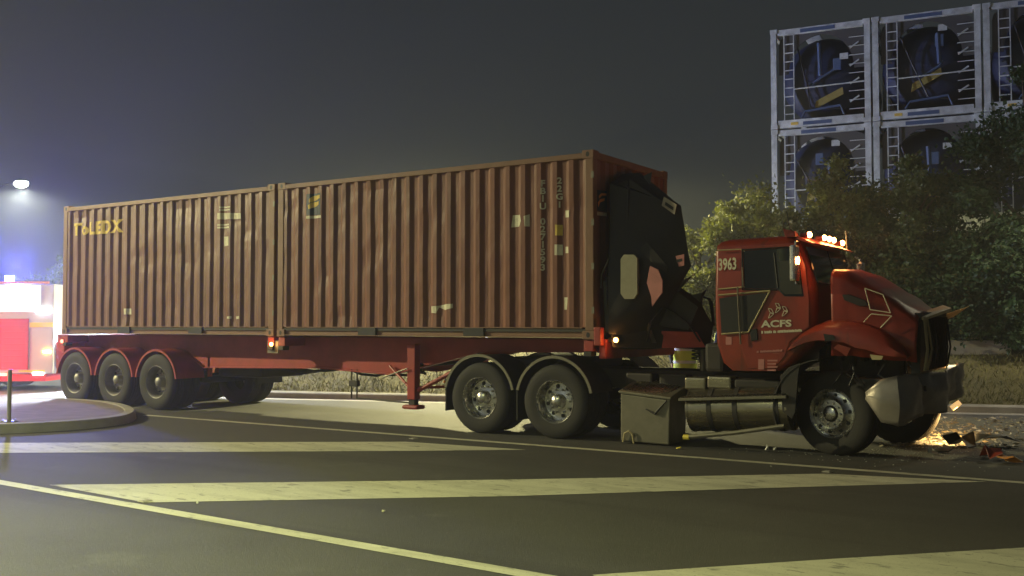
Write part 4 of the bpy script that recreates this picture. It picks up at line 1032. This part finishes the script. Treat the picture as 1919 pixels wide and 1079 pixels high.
# ------------------------------------------------------------------ tank container stack
SH = R(26.0)
sd = (RT*math.cos(SH)-FW*math.sin(SH)).normalized(); sn = Vector((-sd.y, sd.x, 0))
S0 = PD(1446, 380, 25.4); S0.z = 1.1
M['dull_yellow'] = mat('dull_yellow_band', (.34, .28, .07), .6, var=.7, var_scale=5)
def tank_container(base, label, k):
    jr = random.Random(k*7+1); jt = [jr.uniform(-.15, .15), jr.uniform(-.12, .1), jr.uniform(-.1, .15), jr.uniform(-.2, .2), jr.uniform(-.25, .25)]
    t = thing('tank_container', base, label, 'tank container', 'tank containers stacked behind the trees', rz=math.atan2(sd.y, sd.x))
    W_, H_, D_ = 2.44, 2.58, 4.5
    def bx(nm, m, *a, bevel=0.0, par=None): bb_ = MB(); bb_.box(*a); return bb_.build(nm, m, par or t, local=True, bevel=bevel)
    for x in (0.01, W_-.15):
        for y in (0, D_-.14): bx('corner_post', M['iso'], x, x+.14, y, y+.14, .118, H_-.118)
    for x in (0.0, W_-.18):
        for y in (-.01, D_-.16):
            for z in (0, H_-.118): bx('corner_casting', M['iso'], x, x+.18, y, y+.17, z, z+.118, bevel=.012)
    for z in (.02, H_-.17):
        bx('end_beam', M['iso'], .18, W_-.18, .02, .12, z, z+(.20 if z < 1 else .15), bevel=.01)
    bx('beam_label', M['iso_lab'], .75, 1.6, .012, .019, H_-.15, H_-.06)
    bx('beam_label', M['iso_lab'], .80, 1.5, .012, .019, .06, .15)
    bx('beam_label', M['yellow'], .50, .68, .012, .019, .08, .15)
    for x in (0.02, W_-.10):
        for z in (.03, H_-.11): bx('side_beam', M['iso'], x, x+.08, .17, D_-.16, z, z+.08)
    # collar plate: arch-shaped opening between post and tank end
    def collar(x_sign):
        pts = []
        cx, cz, rr = W_/2, H_/2, 1.02
        outer = [(0.16, .22), (0.16, H_-.17)] if x_sign < 0 else [(W_-.16, H_-.17), (W_-.16, .22)]
    b = MB(); N = 20; cx, cz = W_/2+.02, H_/2+.02
    for k_ in range(N+1):
        a = math.pi*k_/N; ix, iz = cx+.80*math.cos(a), cz+.10+.93*math.sin(a)
        ox = cx+1.04*max(-1, min(1, 1.35*math.cos(a))); oz = min(H_-.172, cz+.10+1.3*math.sin(a))
        b.v += [(ix, .10, iz), (ox, .10, oz), (ix, .13, iz), (ox, .13, oz)]
    for k_ in range(N): a = k_*4; b.f += [(a, a+1, a+5, a+4), (a+2, a+6, a+7, a+3), (a, a+4, a+6, a+2), (a+1, a+3, a+7, a+5)]
    b.build('arch_collar', mat('collar', (.06, .06, .06), .7) if k == 0 else bpy.data.materials['collar'], t, local=True)
    b = MB(); b.lathe_y([(0, .30), (.4, .33), (.75, .43), (.98, .62), (1.08, .80), (1.08, D_-.6), (.8, D_-.4), (0, D_-.3)], (W_/2+.02, 0, H_/2+.03), 32)
    sh = b.build('tank_shell', M['iso_blue'], t, local=True, smooth=True)
    for x in (.34, .58): bx('ladder_rail', M['iso'], x-.012, x+.012, .035, .06, .22, H_-.17)
    for r_ in range(9): bx('ladder_rung', M['iso'], .355, .565, .04, .058, .36+r_*.225, .383+r_*.225)
    for r_ in range(9): bx('side_rung', M['iso'], W_-.52, W_-.155, .05, .065, .36+r_*.225, .378+r_*.225)
    for r_ in range(4):
        b = MB(); z = .55+r_*.45; b.tube([(W_-.5, .075, z), (W_-.28, .075, z+.14)], .022, 5); b.build('stay', M['iso'], t, local=True)
    b = MB(); b.tube([(.58, .03, 1.0), (W_-.16, .03, 1.03)], .018, 6); b.build('cross_rail', M['iso'], t, local=True)
    b = MB(); b.hexa([(.92, .22, .62), (1.62, .22, .88), (1.62, .26, .88), (.92, .26, .62), (.95, .22, .82), (1.60, .22, 1.06), (1.60, .26, 1.06), (.95, .26, .82)])
    b.v = [(x+jt[0], y, z+jt[1]+(x-1.2)*jt[2]) for x, y, z in b.v]
    b.build('hazard_band', M['dull_yellow'], t, local=True)
    b = MB(); b.tube([(1.0+jt[3], .2, 1.05), (1.35+jt[3], .18, 1.25), (1.6, .2, 1.22+jt[4])], .03, 6); b.build('valve_hose', M['iso_lab'], t, local=True)
    b = MB(); b.tube([(1.35+jt[3], .18, 1.3), (1.32+jt[3], .18, 1.9+jt[4])], .05, 8); b.build('valve_pipe', M['iso_lab'], t, local=True)
    b = MB(); b.tube([(.62, .15, 2.0+jt[4]), (.9, .12, 1.2+jt[3]), (1.1+jt[3], .14, .5), (1.7, .12, .42)], .022, 6); b.build('hanging_cable', M['black'], t, local=True)
    bx('document_tube', M['iso_lab'], 1.28+jt[4], 1.48+jt[4], .16, .22, 1.55+jt[3], 1.85+jt[3], bevel=.02)
    bx('data_plate', M['iso'], 1.55+jt[0], 1.75+jt[0], .15, .17, 1.9+jt[1]*2, 2.05+jt[1]*2)
    bx('walkway', M['iso'], .7, 1.1, .3, D_-.3, H_-.06, H_-.03)
    b = MB(); b.tube([(.75, .07, .25), (.85, .10, .42), (1.7, .10, .5), (1.8, .07, .25)], .03, 6); b.build('valve_guard', M['iso_lab'], t, local=True)
    return t
colw = ['left', 'middle', 'right']; rown = ['bottom', 'middle', 'top']
k = 0
for c in range(3):
    for r_ in range(3):
        p = S0+sd*(c*2.47); p.z = 1.38+r_*2.592
        tank_container(p, f'white framed blue tank container, {rown[r_]} one of the stack\'s {colw[c]} column', k); k += 1
b = MB(); a_ = S0-sd*3-sn*.6; c_ = S0+sd*16-sn*.6
b.add([(a_.x, a_.y, .945), (c_.x, c_.y, .945), ((c_+sn*20).x, (c_+sn*20).y, .945), ((a_+sn*20).x, (a_+sn*20).y, .945)], [(0, 1, 2, 3)])
for z0 in (): pass
# ------------------------------------------------------------------ trees
def tree(px, py_top, d, width, label, lm, nleaf=5200, zbase=None, low=.25, seed=0, leaf=.10, name='tree', stems=1):
    rnd = random.Random(seed*13+5)
    top = PD(px, py_top, d); base = Vector((top.x, top.y, 0))
    rel = base-K0; base.z = vz(rel.dot(KD), max(.2, rel.dot(KN)))-.06 if zbase is None else zbase
    H_ = top.z-base.z; t = thing(name, base, label, 'tree' if name == 'tree' else 'shrub', 'trees on the bank behind the truck' if name == 'tree' else 'shrubs on the bank')
    clumps = []; rx = width/2; z0 = H_*low; zc = (z0+H_)/2; rz_ = (H_-z0)/2
    ncl = max(26, int(width*H_*3.6))
    while len(clumps) < ncl:
        a = Vector((rnd.uniform(-1, 1), rnd.uniform(-1, 1), rnd.uniform(-1, 1)))
        l_ = a.length
        if l_ > 1 or l_ < .35: continue
        rr = 1+.5*mnoise.noise(a*2.3+Vector((seed, 0, seed)))
        clumps.append(Vector((a.x*rx*rr, a.y*rx*.75*rr, zc+a.z*rz_*rr)))
    tk_ = MB(); r0 = .05+.012*H_
    for s_ in range(stems):
        ox = (s_-(stems-1)/2)*.35
        pts = [Vector((ox, 0, 0)), Vector((ox+rnd.uniform(-.1, .1), rnd.uniform(-.1, .1), H_*.3)), Vector((ox*1.4+rnd.uniform(-.2, .2), rnd.uniform(-.15, .15), H_*.6)), Vector((ox*1.6, 0, H_*.85))]
        tk_.tube([base+p for p in pts], [r0, r0*.75, r0*.5, r0*.15], 9)
    for cpt in rnd.sample(clumps, min(18, len(clumps))):
        st2 = Vector((0, 0, min(cpt.z*.7, H_*.6))); mid = (st2+cpt)/2+Vector((0, 0, .1))
        tk_.tube([base+st2, base+mid, base+cpt], [r0*.45, r0*.28, r0*.08], 6)
    tk_.build('trunk', M['bark'], t, smooth=True)
    mb = MB(); per = max(1, int(nleaf*1.9)//len(clumps))
    for cpt in clumps:
        cr = rnd.uniform(.16, .46)*(.55+width*.10)
        out = Vector((cpt.x, cpt.y, (cpt.z-zc))).normalized()
        for q in range(int(per*rnd.uniform(.25, 2.0))):
            v = Vector((rnd.gauss(0, 1), rnd.gauss(0, 1), rnd.gauss(0, .8)))*cr*.62
            p = base+cpt+v
            if p.z < base.z+.05: continue
            ax = (Vector((rnd.gauss(0, 1), rnd.gauss(0, 1), rnd.gauss(0, .7)))+out*.7).normalized(); s_ = leaf*rnd.uniform(.6, 1.4)
            sd_ = ax.cross(Vector((rnd.gauss(0, 1), rnd.gauss(0, 1), rnd.gauss(0, 1)))).normalized()*s_*.33
            up = sd_.cross(ax).normalized()*s_*.12
            n_ = len(mb.v)
            mb.v += [tuple(p), tuple(p+ax*s_*.5+sd_+up), tuple(p+ax*s_), tuple(p+ax*s_*.5-sd_+up)]
            mb.f.append((n_, n_+1, n_+2, n_+3))
    mb.build('crown', lm, t, fix=False)
    return t
tree(1312, 418, 23.6, 2.0, 'small yellow green tree left of the cab roof', M['leafA'], 5000, seed=1, low=.15)
tree(1425, 366, 22.3, 2.8, 'yellow green tree rising directly behind the cab roof', M['leafA'], 7500, seed=2, low=.2)
tree(1578, 302, 22.0, 2.0, 'slender sparse tree in front of the left tank column', M['leafA'], 4200, seed=3, low=.35)
tree(1705, 305, 21.6, 2.7, 'rounded green tree in front of the middle tank column', M['leafB'], 7500, seed=4, low=.2)
tree(1925, 172, 20.4, 3.9, 'tall dark green tree at the right edge of the photo', M['leafC'], 21000, seed=5, low=.12)
tree(1620, 400, 21.8, 2.8, 'dark bushy tree behind the raised bonnet', M['leafB'], 6500, seed=6, low=.1)
tree(1800, 385, 20.9, 2.9, 'dark bushy tree between the bonnet and the tall tree', M['leafC'], 7500, seed=7, low=.08)
tree(1300, 520, 22.6, 2.2, 'low yellow shrub glimpsed between the fairing and the cab', M['leafA'], 4500, seed=8, low=.05, name='shrub', stems=2)
tree(1500, 470, 22.0, 2.9, 'broad shrub behind the windscreen', M['leafB'], 5500, seed=9, low=.05, name='shrub', stems=3)
tree(1905, 480, 20.2, 2.0, 'dark shrub at the right edge under the tall tree', M['leafC'], 5200, seed=10, low=.04, name='shrub', stems=2)
tree(1720, 500, 21.2, 2.5, 'dark shrub behind the torn grille', M['leafC'], 4500, seed=11, low=.04, name='shrub', stems=2)
tree(92, 497, 34, 2.6, 'pale grey tree behind the fire engine', M['leafB'], 4000, zbase=0, seed=12, low=.3)
# pale low barrier on the bank at right
bp0 = PD(1795, 655, 20.3); bp0.z = vz((bp0-K0).dot(KD), (bp0-K0).dot(KN))-.03
t = thing('low_barrier', bp0, 'low pale concrete block on the bank right of the bumper', 'barrier', rz=math.atan2(KD.y, KD.x))
b = MB(); b.prism_y([(-.2, 0), (1.0, 0), (1.0, .26), (.94, .32), (-.14, .32), (-.2, .26)], 0, .3); b.build('block', M['barrier'], t, local=True, bevel=.02)
# ------------------------------------------------------------------ people in hi-vis behind the truck
def person(px, d, label, face, seed):
    g = PD(px, 700, d); g.z = 0
    o = bpy.data.objects.new('person', None); COL.objects.link(o); o.location = g; o.rotation_euler = (0, 0, face)
    ORIG[o.name] = Vector(); tag(o, label, 'person', 'workers in hi-vis behind the truck')
    V = [(0, 0, .95), (0, 0, 1.15), (0, 0, 1.38), (0, 0, 1.50), (0, -.01, 1.60), (0, -.01, 1.74),
         (.10, 0, .90), (.11, -.02, .50), (.11, 0, .09), (.11, -.14, .04), (-.10, 0, .90), (-.12, .02, .50), (-.13, .04, .09), (-.13, -.10, .04),
         (.19, 0, 1.42), (.25, .02, 1.16), (.25, -.14, .98), (.245, -.20, .93), (-.19, 0, 1.42), (-.26, .02, 1.15), (-.25, -.10, .95), (-.245, -.16, .90)]
    E = [(0, 1), (1, 2), (2, 3), (3, 4), (4, 5), (0, 6), (6, 7), (7, 8), (8, 9), (0, 10), (10, 11), (11, 12), (12, 13), (2, 14), (14, 15), (15, 16), (16, 17), (2, 18), (18, 19), (19, 20), (20, 21)]
    RR = [.155, .15, .17, .06, .085, .09, .095, .065, .05, .04, .095, .065, .05, .04, .075, .05, .038, .035, .075, .05, .038, .035]
    me = bpy.data.meshes.new('body'); me.from_pydata(V, E, []); 
    ob = bpy.data.objects.new('body', me); COL.objects.link(ob); ob.parent = o
    sk = ob.modifiers.new('skin', 'SKIN'); 
    for i, v in enumerate(me.skin_vertices[0].data): v.radius = (RR[i], RR[i]*.82)
    me.skin_vertices[0].data[0].use_root = True
    ss = ob.modifiers.new('smooth', 'SUBSURF'); ss.levels = 2; ss.render_levels = 2
    me.materials.append(M['cloth'])
    def ringpart(nm, m, rows):
        b = MB(); n_ = 20
        for (z, rx, ry) in rows:
            for k_ in range(n_): a = 2*math.pi*k_/n_; b.v.append((rx*math.cos(a), ry*math.sin(a), z))
        for j in range(len(rows)-1):
            for k_ in range(n_): b.f.append((j*n_+k_, j*n_+(k_+1) % n_, (j+1)*n_+(k_+1) % n_, (j+1)*n_+k_))
        return b.build(nm, m, o, local=True, smooth=True)
    vest = ringpart('hivis_vest', M['hivis'], [(.80, .205, .165), (.92, .20, .16), (1.15, .20, .155), (1.32, .225, .165), (1.42, .215, .145), (1.48, .12, .09)])
    for z in (.90, 1.12): ringpart('reflective_band', M['reflect'], [(z, .212, .172), (z+.05, .212, .172)])
    hd = MB(); hd.ball((0, -.02, 1.66), .10, 16, 10, (.82, .98, 1.2)); hd.tube([(0, -.11, 1.66), (0, -.135, 1.635)], [.012, .018], 6); hd.ball((.085, 0, 1.66), .022, 6, 4); hd.ball((-.085, 0, 1.66), .022, 6, 4)
    h_ = hd.build('head', M['skin'], o, local=True, smooth=True)
    hm = MB(); hm.lathe_y([(0, .12), (.06, .11), (.10, .06), (.112, 0.0), (.14, -.01), (.14, -.018), (.11, -.018)], n=18)
    hm.v = [(x, z*1.1-.02, y+1.70) for x, y, z in hm.v]; hm.build('helmet', M['fire_yel'], o, local=True, smooth=True)
    for s_ in (1, -1):
        hb = MB(); cx, cy, cz = (.245, -.22, .90) if s_ > 0 else (-.245, -.18, .87)
        hb.ball((cx, cy, cz), .035, 8, 6, (.5, .8, 1.2))
        for f_ in range(4): hb.tube([(cx, cy-.02+f_*.016, cz-.03), (cx, cy-.025+f_*.017, cz-.07), (cx-.01*s_, cy-.03+f_*.016, cz-.10+abs(f_-1.5)*.008)], [.009, .0085, .007], 6)
        hb.tube([(cx, cy-.025, cz-.01), (cx-.01*s_, cy-.05, cz-.045)], [.010, .008], 6)
        hb.build('hand', M['skin'], o, local=True, smooth=True)
    return o
person(1284, 17.6, 'worker in yellow vest glimpsed under the fairing behind the truck', R(30), 1)
person(1358, 17.9, 'worker in yellow vest glimpsed under the rear of the cab', R(80), 2)
# ------------------------------------------------------------------ fire engine at left
fe_o = PD(102, 700, 23.6); fe_o.z = 0
fe = thing('fire_engine', fe_o, 'red and white fire engine with blazing lights behind the trailer tail', 'fire engine', rz=math.atan2(RT.y, RT.x))
def fb(nm, m, *a, bevel=0.0, par=None): b_ = MB(); b_.box(*a); return b_.build(nm, m, par or fe, local=True, bevel=bevel)
sc = 23.6/FPX
def fx(px): return (px-102)*sc
def fz(py): return 1.6-(py-606)*sc
fb('body', M['fire_white'], -7.2, fx(98), .02, 2.45, fz(700), fz(532), bevel=.03)
fb('roof_rail', M['orange'], -7.2, fx(88), .0, .05, fz(531), fz(527))
fb('locker_shutter', M['fire_red'], -2.4, fx(52), .0, .019, fz(692), fz(597))
for k_ in range(8):
    z = fz(690)+(fz(600)-fz(690))*k_/8; fb('shutter_slat', M['fire_red'], -2.39, fx(52)-.02, -.008, -.001, z+.012, z+.135, bevel=.003)
fb('stripe', M['fire_yel'], fx(53), fx(97), .008, .019, fz(613), fz(604))
fb('stripe', M['fire_yel'], fx(35), fx(84), -.012, .0, fz(697), fz(693))
fb('skirt', M['fire_red'], -7.2, fx(84), .03, 2.4, fz(714), fz(701))
fb('rear_locker', M['fire_red'], fx(98)+.003, fx(120), .15, 2.3, fz(690), fz(640), bevel=.03)
lampwin = emit('lit_scene_panel', (1.0, .97, 1.0), 1.3)
fb('scene_light_panel', lampwin, -4.0, fx(73), -.004, .018, fz(584), fz(535))
fb('scene_light', emit('scene_flood', (.9, .97, 1), 9), fx(66), fx(94), -.05, .018, fz(586), fz(577), bevel=.01)
fb('tail_lamp', M['amber'], fx(80), fx(95), -.02, .018, fz(661), fz(656), bevel=.005)
fb('tail_lamp', emit('white_lamp', (.95, 1, 1), 14), fx(62), fx(82), -.03, -.001, fz(702), fz(697), bevel=.005)
fb('tail_lamp', M['tail'], -1.55, fx(14), -.03, -.001, fz(704), fz(699), bevel=.005)
beac = emit('blue_beacon', (.10, .12, 1.0), 220)
bb_ = MB(); bb_.tube([(fx(-5), .5, fz(527)), (fx(-5), .5, fz(515))], .10, 14); bb_.build('beacon', beac, fe, local=True, smooth=True)
bb_ = MB(); bb_.tube([(-6.0, 1.9, fz(527)), (-6.0, 1.9, fz(515))], .10, 14); bb_.build('beacon', beac, fe, local=True, smooth=True)
for x in (-1.9, -5.6):
    for y, rz in ((.02, 0), (2.42, math.pi)):
        wheel(fe, WT, (x, y, .515), rz)
def fe_light(name, kind, l, power, col, radius=.2, **kw):
    o = lamp_light(name, kind, (0, 0, 0), power, col, None, radius, **kw); o.parent = fe; o.location = l; return o
fe_light('beacon_light', 'POINT', (fx(-5), .8, fz(500)), 3400, (.12, .14, 1.0), .15)
fe_light('tail_glow', 'POINT', (-1.9, -.9, fz(680)), 150, (1.0, .06, .08), .2)
o = fe_light('scene_light_beam', 'SPOT', (fx(142), .9, fz(560)), 7500, (.74, .82, 1.0), .25, spot=165, blend=.5)
o.rotation_euler = (R(-66), 0, R(62))
# ------------------------------------------------------------------ street lamps
def street_lamp(head, base, label, power, col, estr, arm_dir, light_kind='SPOT', blend=.35, spot=174, lens=.27, pm_='steelpost'):
    head = Vector(head); base = Vector(base)
    t = thing('street_lamp', base, label, 'street lamp', 'street lamps along the road')
    top = Vector((base.x, base.y, head.z-.1))
    b = MB(); b.tube([base, base+(top-base)*.5, top], [.09, .075, .055], 12); b.build('pole', M[pm_], t, smooth=True)
    b = MB(); b.tube([top, top+(head-top)*.5+Vector((0, 0, .12)), head+Vector((0, 0, .08))], .035, 8); b.build('arm', M[pm_], t, smooth=True)
    b = MB(); b.ball((head.x, head.y, head.z+.05), .3, 14, 8, (1.0, .6, .3)); b.build('lantern', M[pm_], t, smooth=True)
    b = MB(); b.ball((head.x, head.y, head.z-.02), lens, 14, 8, (1.0, .62, .45)); b.build('lens', emit('lens_'+str(len(bpy.data.materials)), col, estr), t, smooth=True)
    lamp_light('street_lamp_light', light_kind, head-Vector((0, 0, lens*.5+.06)), power, col, t, .2 if light_kind == 'SPOT' else .06, target=head-Vector((0, 0, 5)), spot=spot, blend=blend)
    return t
h1 = PD(40, 343, 38.0)
street_lamp(h1, PD(-12, 600, 39.0).xy.to_3d(), 'lit white street lamp above the fire engine at far left', 7000, (.95, 1.0, .86), 200, None, lens=.33, pm_='black')
street_lamp((-27.5, -11.5, 11.5), (-28.5, -13.0, 0), 'tall street lamp on the near roadside left of the view', 43000, (1.0, .90, .48), 20, None)
h3 = PD(900, 420, 26.6); h3.z = 5.3
bs3 = h3+KN*.8; bs3.z = .9
street_lamp(h3, bs3, 'yellow street lamp on the bank hidden behind the containers', 12500, (1.0, .90, .42), 20, None, 'SPOT', .04)
street_lamp((-1.5, -13.5, 8.5), (-2.4, -15.0, 0), 'street lamp overhanging the near lane outside the view', 15000, (.95, 1.0, .42), 20, None, 'SPOT', 1.0, 132)
h5 = PD(2110, 300, 17.2); h5.z = 6.8
street_lamp(h5, (h5+KN*1.2).xy.to_3d(), 'street lamp on the bank just right of the view', 1000, (1.0, .90, .62), 20, None, 'SPOT', .7, 125)
# ------------------------------------------------------------------ debris
dm = [M['cab_red'], M['cream'], M['black'], M['galv']]
def shard(name, px, py, size, m, label, seed, cat='debris', flat=.25):
    rnd = random.Random(seed); p = PG(px, py, .0)
    t = thing(name, p, label, cat, 'crash debris on the road')
    b = MB(); n_ = 7; pts = []
    for i in range(n_):
        a = 2*math.pi*i/n_; r_ = size*rnd.uniform(.45, 1.0); pts.append((r_*math.cos(a), r_*.7*math.sin(a), abs(rnd.gauss(0, size*flat))+.006))
    vs = [(x, y, z) for x, y, z in pts]+[(x*.96, y*.96, z+.012) for x, y, z in pts]+[(0, 0, size*flat+.004), (0, 0, size*flat+.02)]
    for i in range(n_):
        j = (i+1) % n_; b.f += [(i, j, j+n_, i+n_), (2*n_, j, i), (2*n_+1, i+n_, j+n_)]
    b.v = vs; b.build('fragment', m, t, local=True)
    return t
shard('panel_fragment', 1862, 866, .20, M['cab_red'], 'crumpled red panel fragment lying right of the truck', 1, flat=.5)
shard('panel_fragment', 1889, 869, .16, M['orange'], 'orange lens fragment beside the crumpled red panel', 2, flat=.4)
shard('panel_fragment', 1850, 858, .09, M['white'], 'white torn fragment left of the crumpled red panel', 3, flat=.6)
shard('panel_fragment', 1875, 862, .08, M['white'], 'white strip fragment on the crumpled red panel', 13, flat=.9)
shard('panel_fragment', 1905, 868, .12, M['cream'], 'pale fragment at the right edge beside the orange lens', 4, flat=.25)
shard('panel_fragment', 1800, 838, .24, M['black'], 'black bumper fragment on the lit ground right of the truck', 5, flat=.45)
shard('panel_fragment', 1860, 836, .38, M['black'], 'large black fragment near the right edge behind the red panel', 6, flat=.35)
shard('panel_fragment', 1765, 848, .20, M['chassis'], 'dark fragment under the front bumper', 7, flat=.25)
shard('panel_fragment', 1750, 852, .10, M['cream'], 'pale bent strip under the front bumper', 8, flat=.2)
shard('panel_fragment', 1437, 845, .035, M['white'], 'tiny white shard on the asphalt in front of the fuel tank', 9, flat=1.0)
shard('panel_fragment', 1452, 846, .03, M['white'], 'tiny white chip right of the shard by the fuel tank', 10, flat=.8)
shard('panel_fragment', 1272, 842, .05, M['fire_yel'], 'small yellow chip on the asphalt near the battery box', 11, flat=.2)
shard('panel_fragment', 370, 945, .016, M['white'], 'tiny pale chip below the middle chevron bar at left', 12, flat=.3)
shard('panel_fragment', 718, 961, .022, M['cream'], 'tiny twig-like chip below the middle chevron bar', 14, flat=.2)
def glass():
    mb = MB(); rnd = random.Random(9)
    for i in range(420):
        px = rnd.gauss(1700, 130); py = 838+abs(rnd.gauss(0, 14))
        p = PG(px, py, .005); s_ = rnd.uniform(.004, .014); a = rnd.uniform(0, 6.28); n_ = len(mb.v)
        for k_ in range(3): mb.v.append((p.x+s_*math.cos(a+k_*2.1), p.y+s_*math.sin(a+k_*2.1), p.z+rnd.uniform(0, .006)))
        mb.v.append((p.x, p.y, p.z+s_*.8)); mb.f += [(n_, n_+1, n_+3), (n_+1, n_+2, n_+3), (n_+2, n_, n_+3)]
    tag(mb.build('broken_glass', mat('glass_crumbs', (.55, .56, .5), .15), fix=False), 'broken glass crumbs scattered in front of the truck', 'glass', kind='stuff')
glass()
for k_ in range(7):
    rnd = random.Random(k_+40); y = rnd.uniform(.35, 1.9); z = rnd.uniform(1.05, 1.45); x = xbe-.05
    MB().tube([(x-.1, y, z), (x+.06, y+rnd.uniform(-.1, .1), z-.12), (x+.05, y+rnd.uniform(-.2, .2), z-.3), (x-.05, y+rnd.uniform(-.25, .25), z-.42)], .009, 6).build('hanging_wire', M['black'], pm, smooth=True)
for k_ in range(5):
    rnd = random.Random(k_+60); x = sw.x+rnd.uniform(-.1, .7); z = 1.12
    MB().tube([(x, .32, z), (x+rnd.uniform(-.1, .1), .28, z-.12), (x+rnd.uniform(-.2, .2), .30, z-.26)], .012, 6).build('torn_hose', M['black'], pm, smooth=True)
def litter():
    mb = MB(); rnd = random.Random(3)
    for i in range(1500):
        px = rnd.uniform(1650, 2050); py = rnd.uniform(782, 840)
        p = PG(px, py, .006); a = rnd.uniform(0, 6.28); s_ = rnd.uniform(.015, .09)**1.15; q = s_*rnd.uniform(.12, .4)
        ca, sa = math.cos(a), math.sin(a); n_ = len(mb.v)
        mb.v += [(p.x+ca*s_, p.y+sa*s_, p.z+rnd.uniform(0, .02)), (p.x-sa*q, p.y+ca*q, p.z+rnd.uniform(0, .03)), (p.x-ca*s_, p.y-sa*s_, p.z+rnd.uniform(0, .02)), (p.x+sa*q, p.y-ca*q, p.z)]
        mb.f.append((n_, n_+1, n_+2, n_+3))
    tag(mb.build('leaf_litter', mat('dry_leaves', (.42, .35, .23), .8, var=.8, var_scale=2.5), fix=False), 'scattered bark and leaf litter on the lit ground beyond the bumper', 'litter', kind='stuff')
litter()
# ------------------------------------------------------------------ haze
HZ = True
if HZ:
    b = MB(); b.box(-70, 70, -40, 90, -1.0, 16); hz = b.build('haze', None); tag(hz, 'thin night haze around the road', 'haze', kind='stuff')
    hm_ = bpy.data.materials.new('night_haze'); hm_.use_nodes = True; nn = hm_.node_tree.nodes; nn.clear()
    pv = nn.new('ShaderNodeVolumePrincipled'); pv.inputs['Density'].default_value = 0.0030; pv.inputs['Color'].default_value = (.85, .88, .92, 1); pv.inputs['Anisotropy'].default_value = .55
    mo = nn.new('ShaderNodeOutputMaterial'); hm_.node_tree.links.new(pv.outputs[0], mo.inputs['Volume']); hz.data.materials.append(hm_)
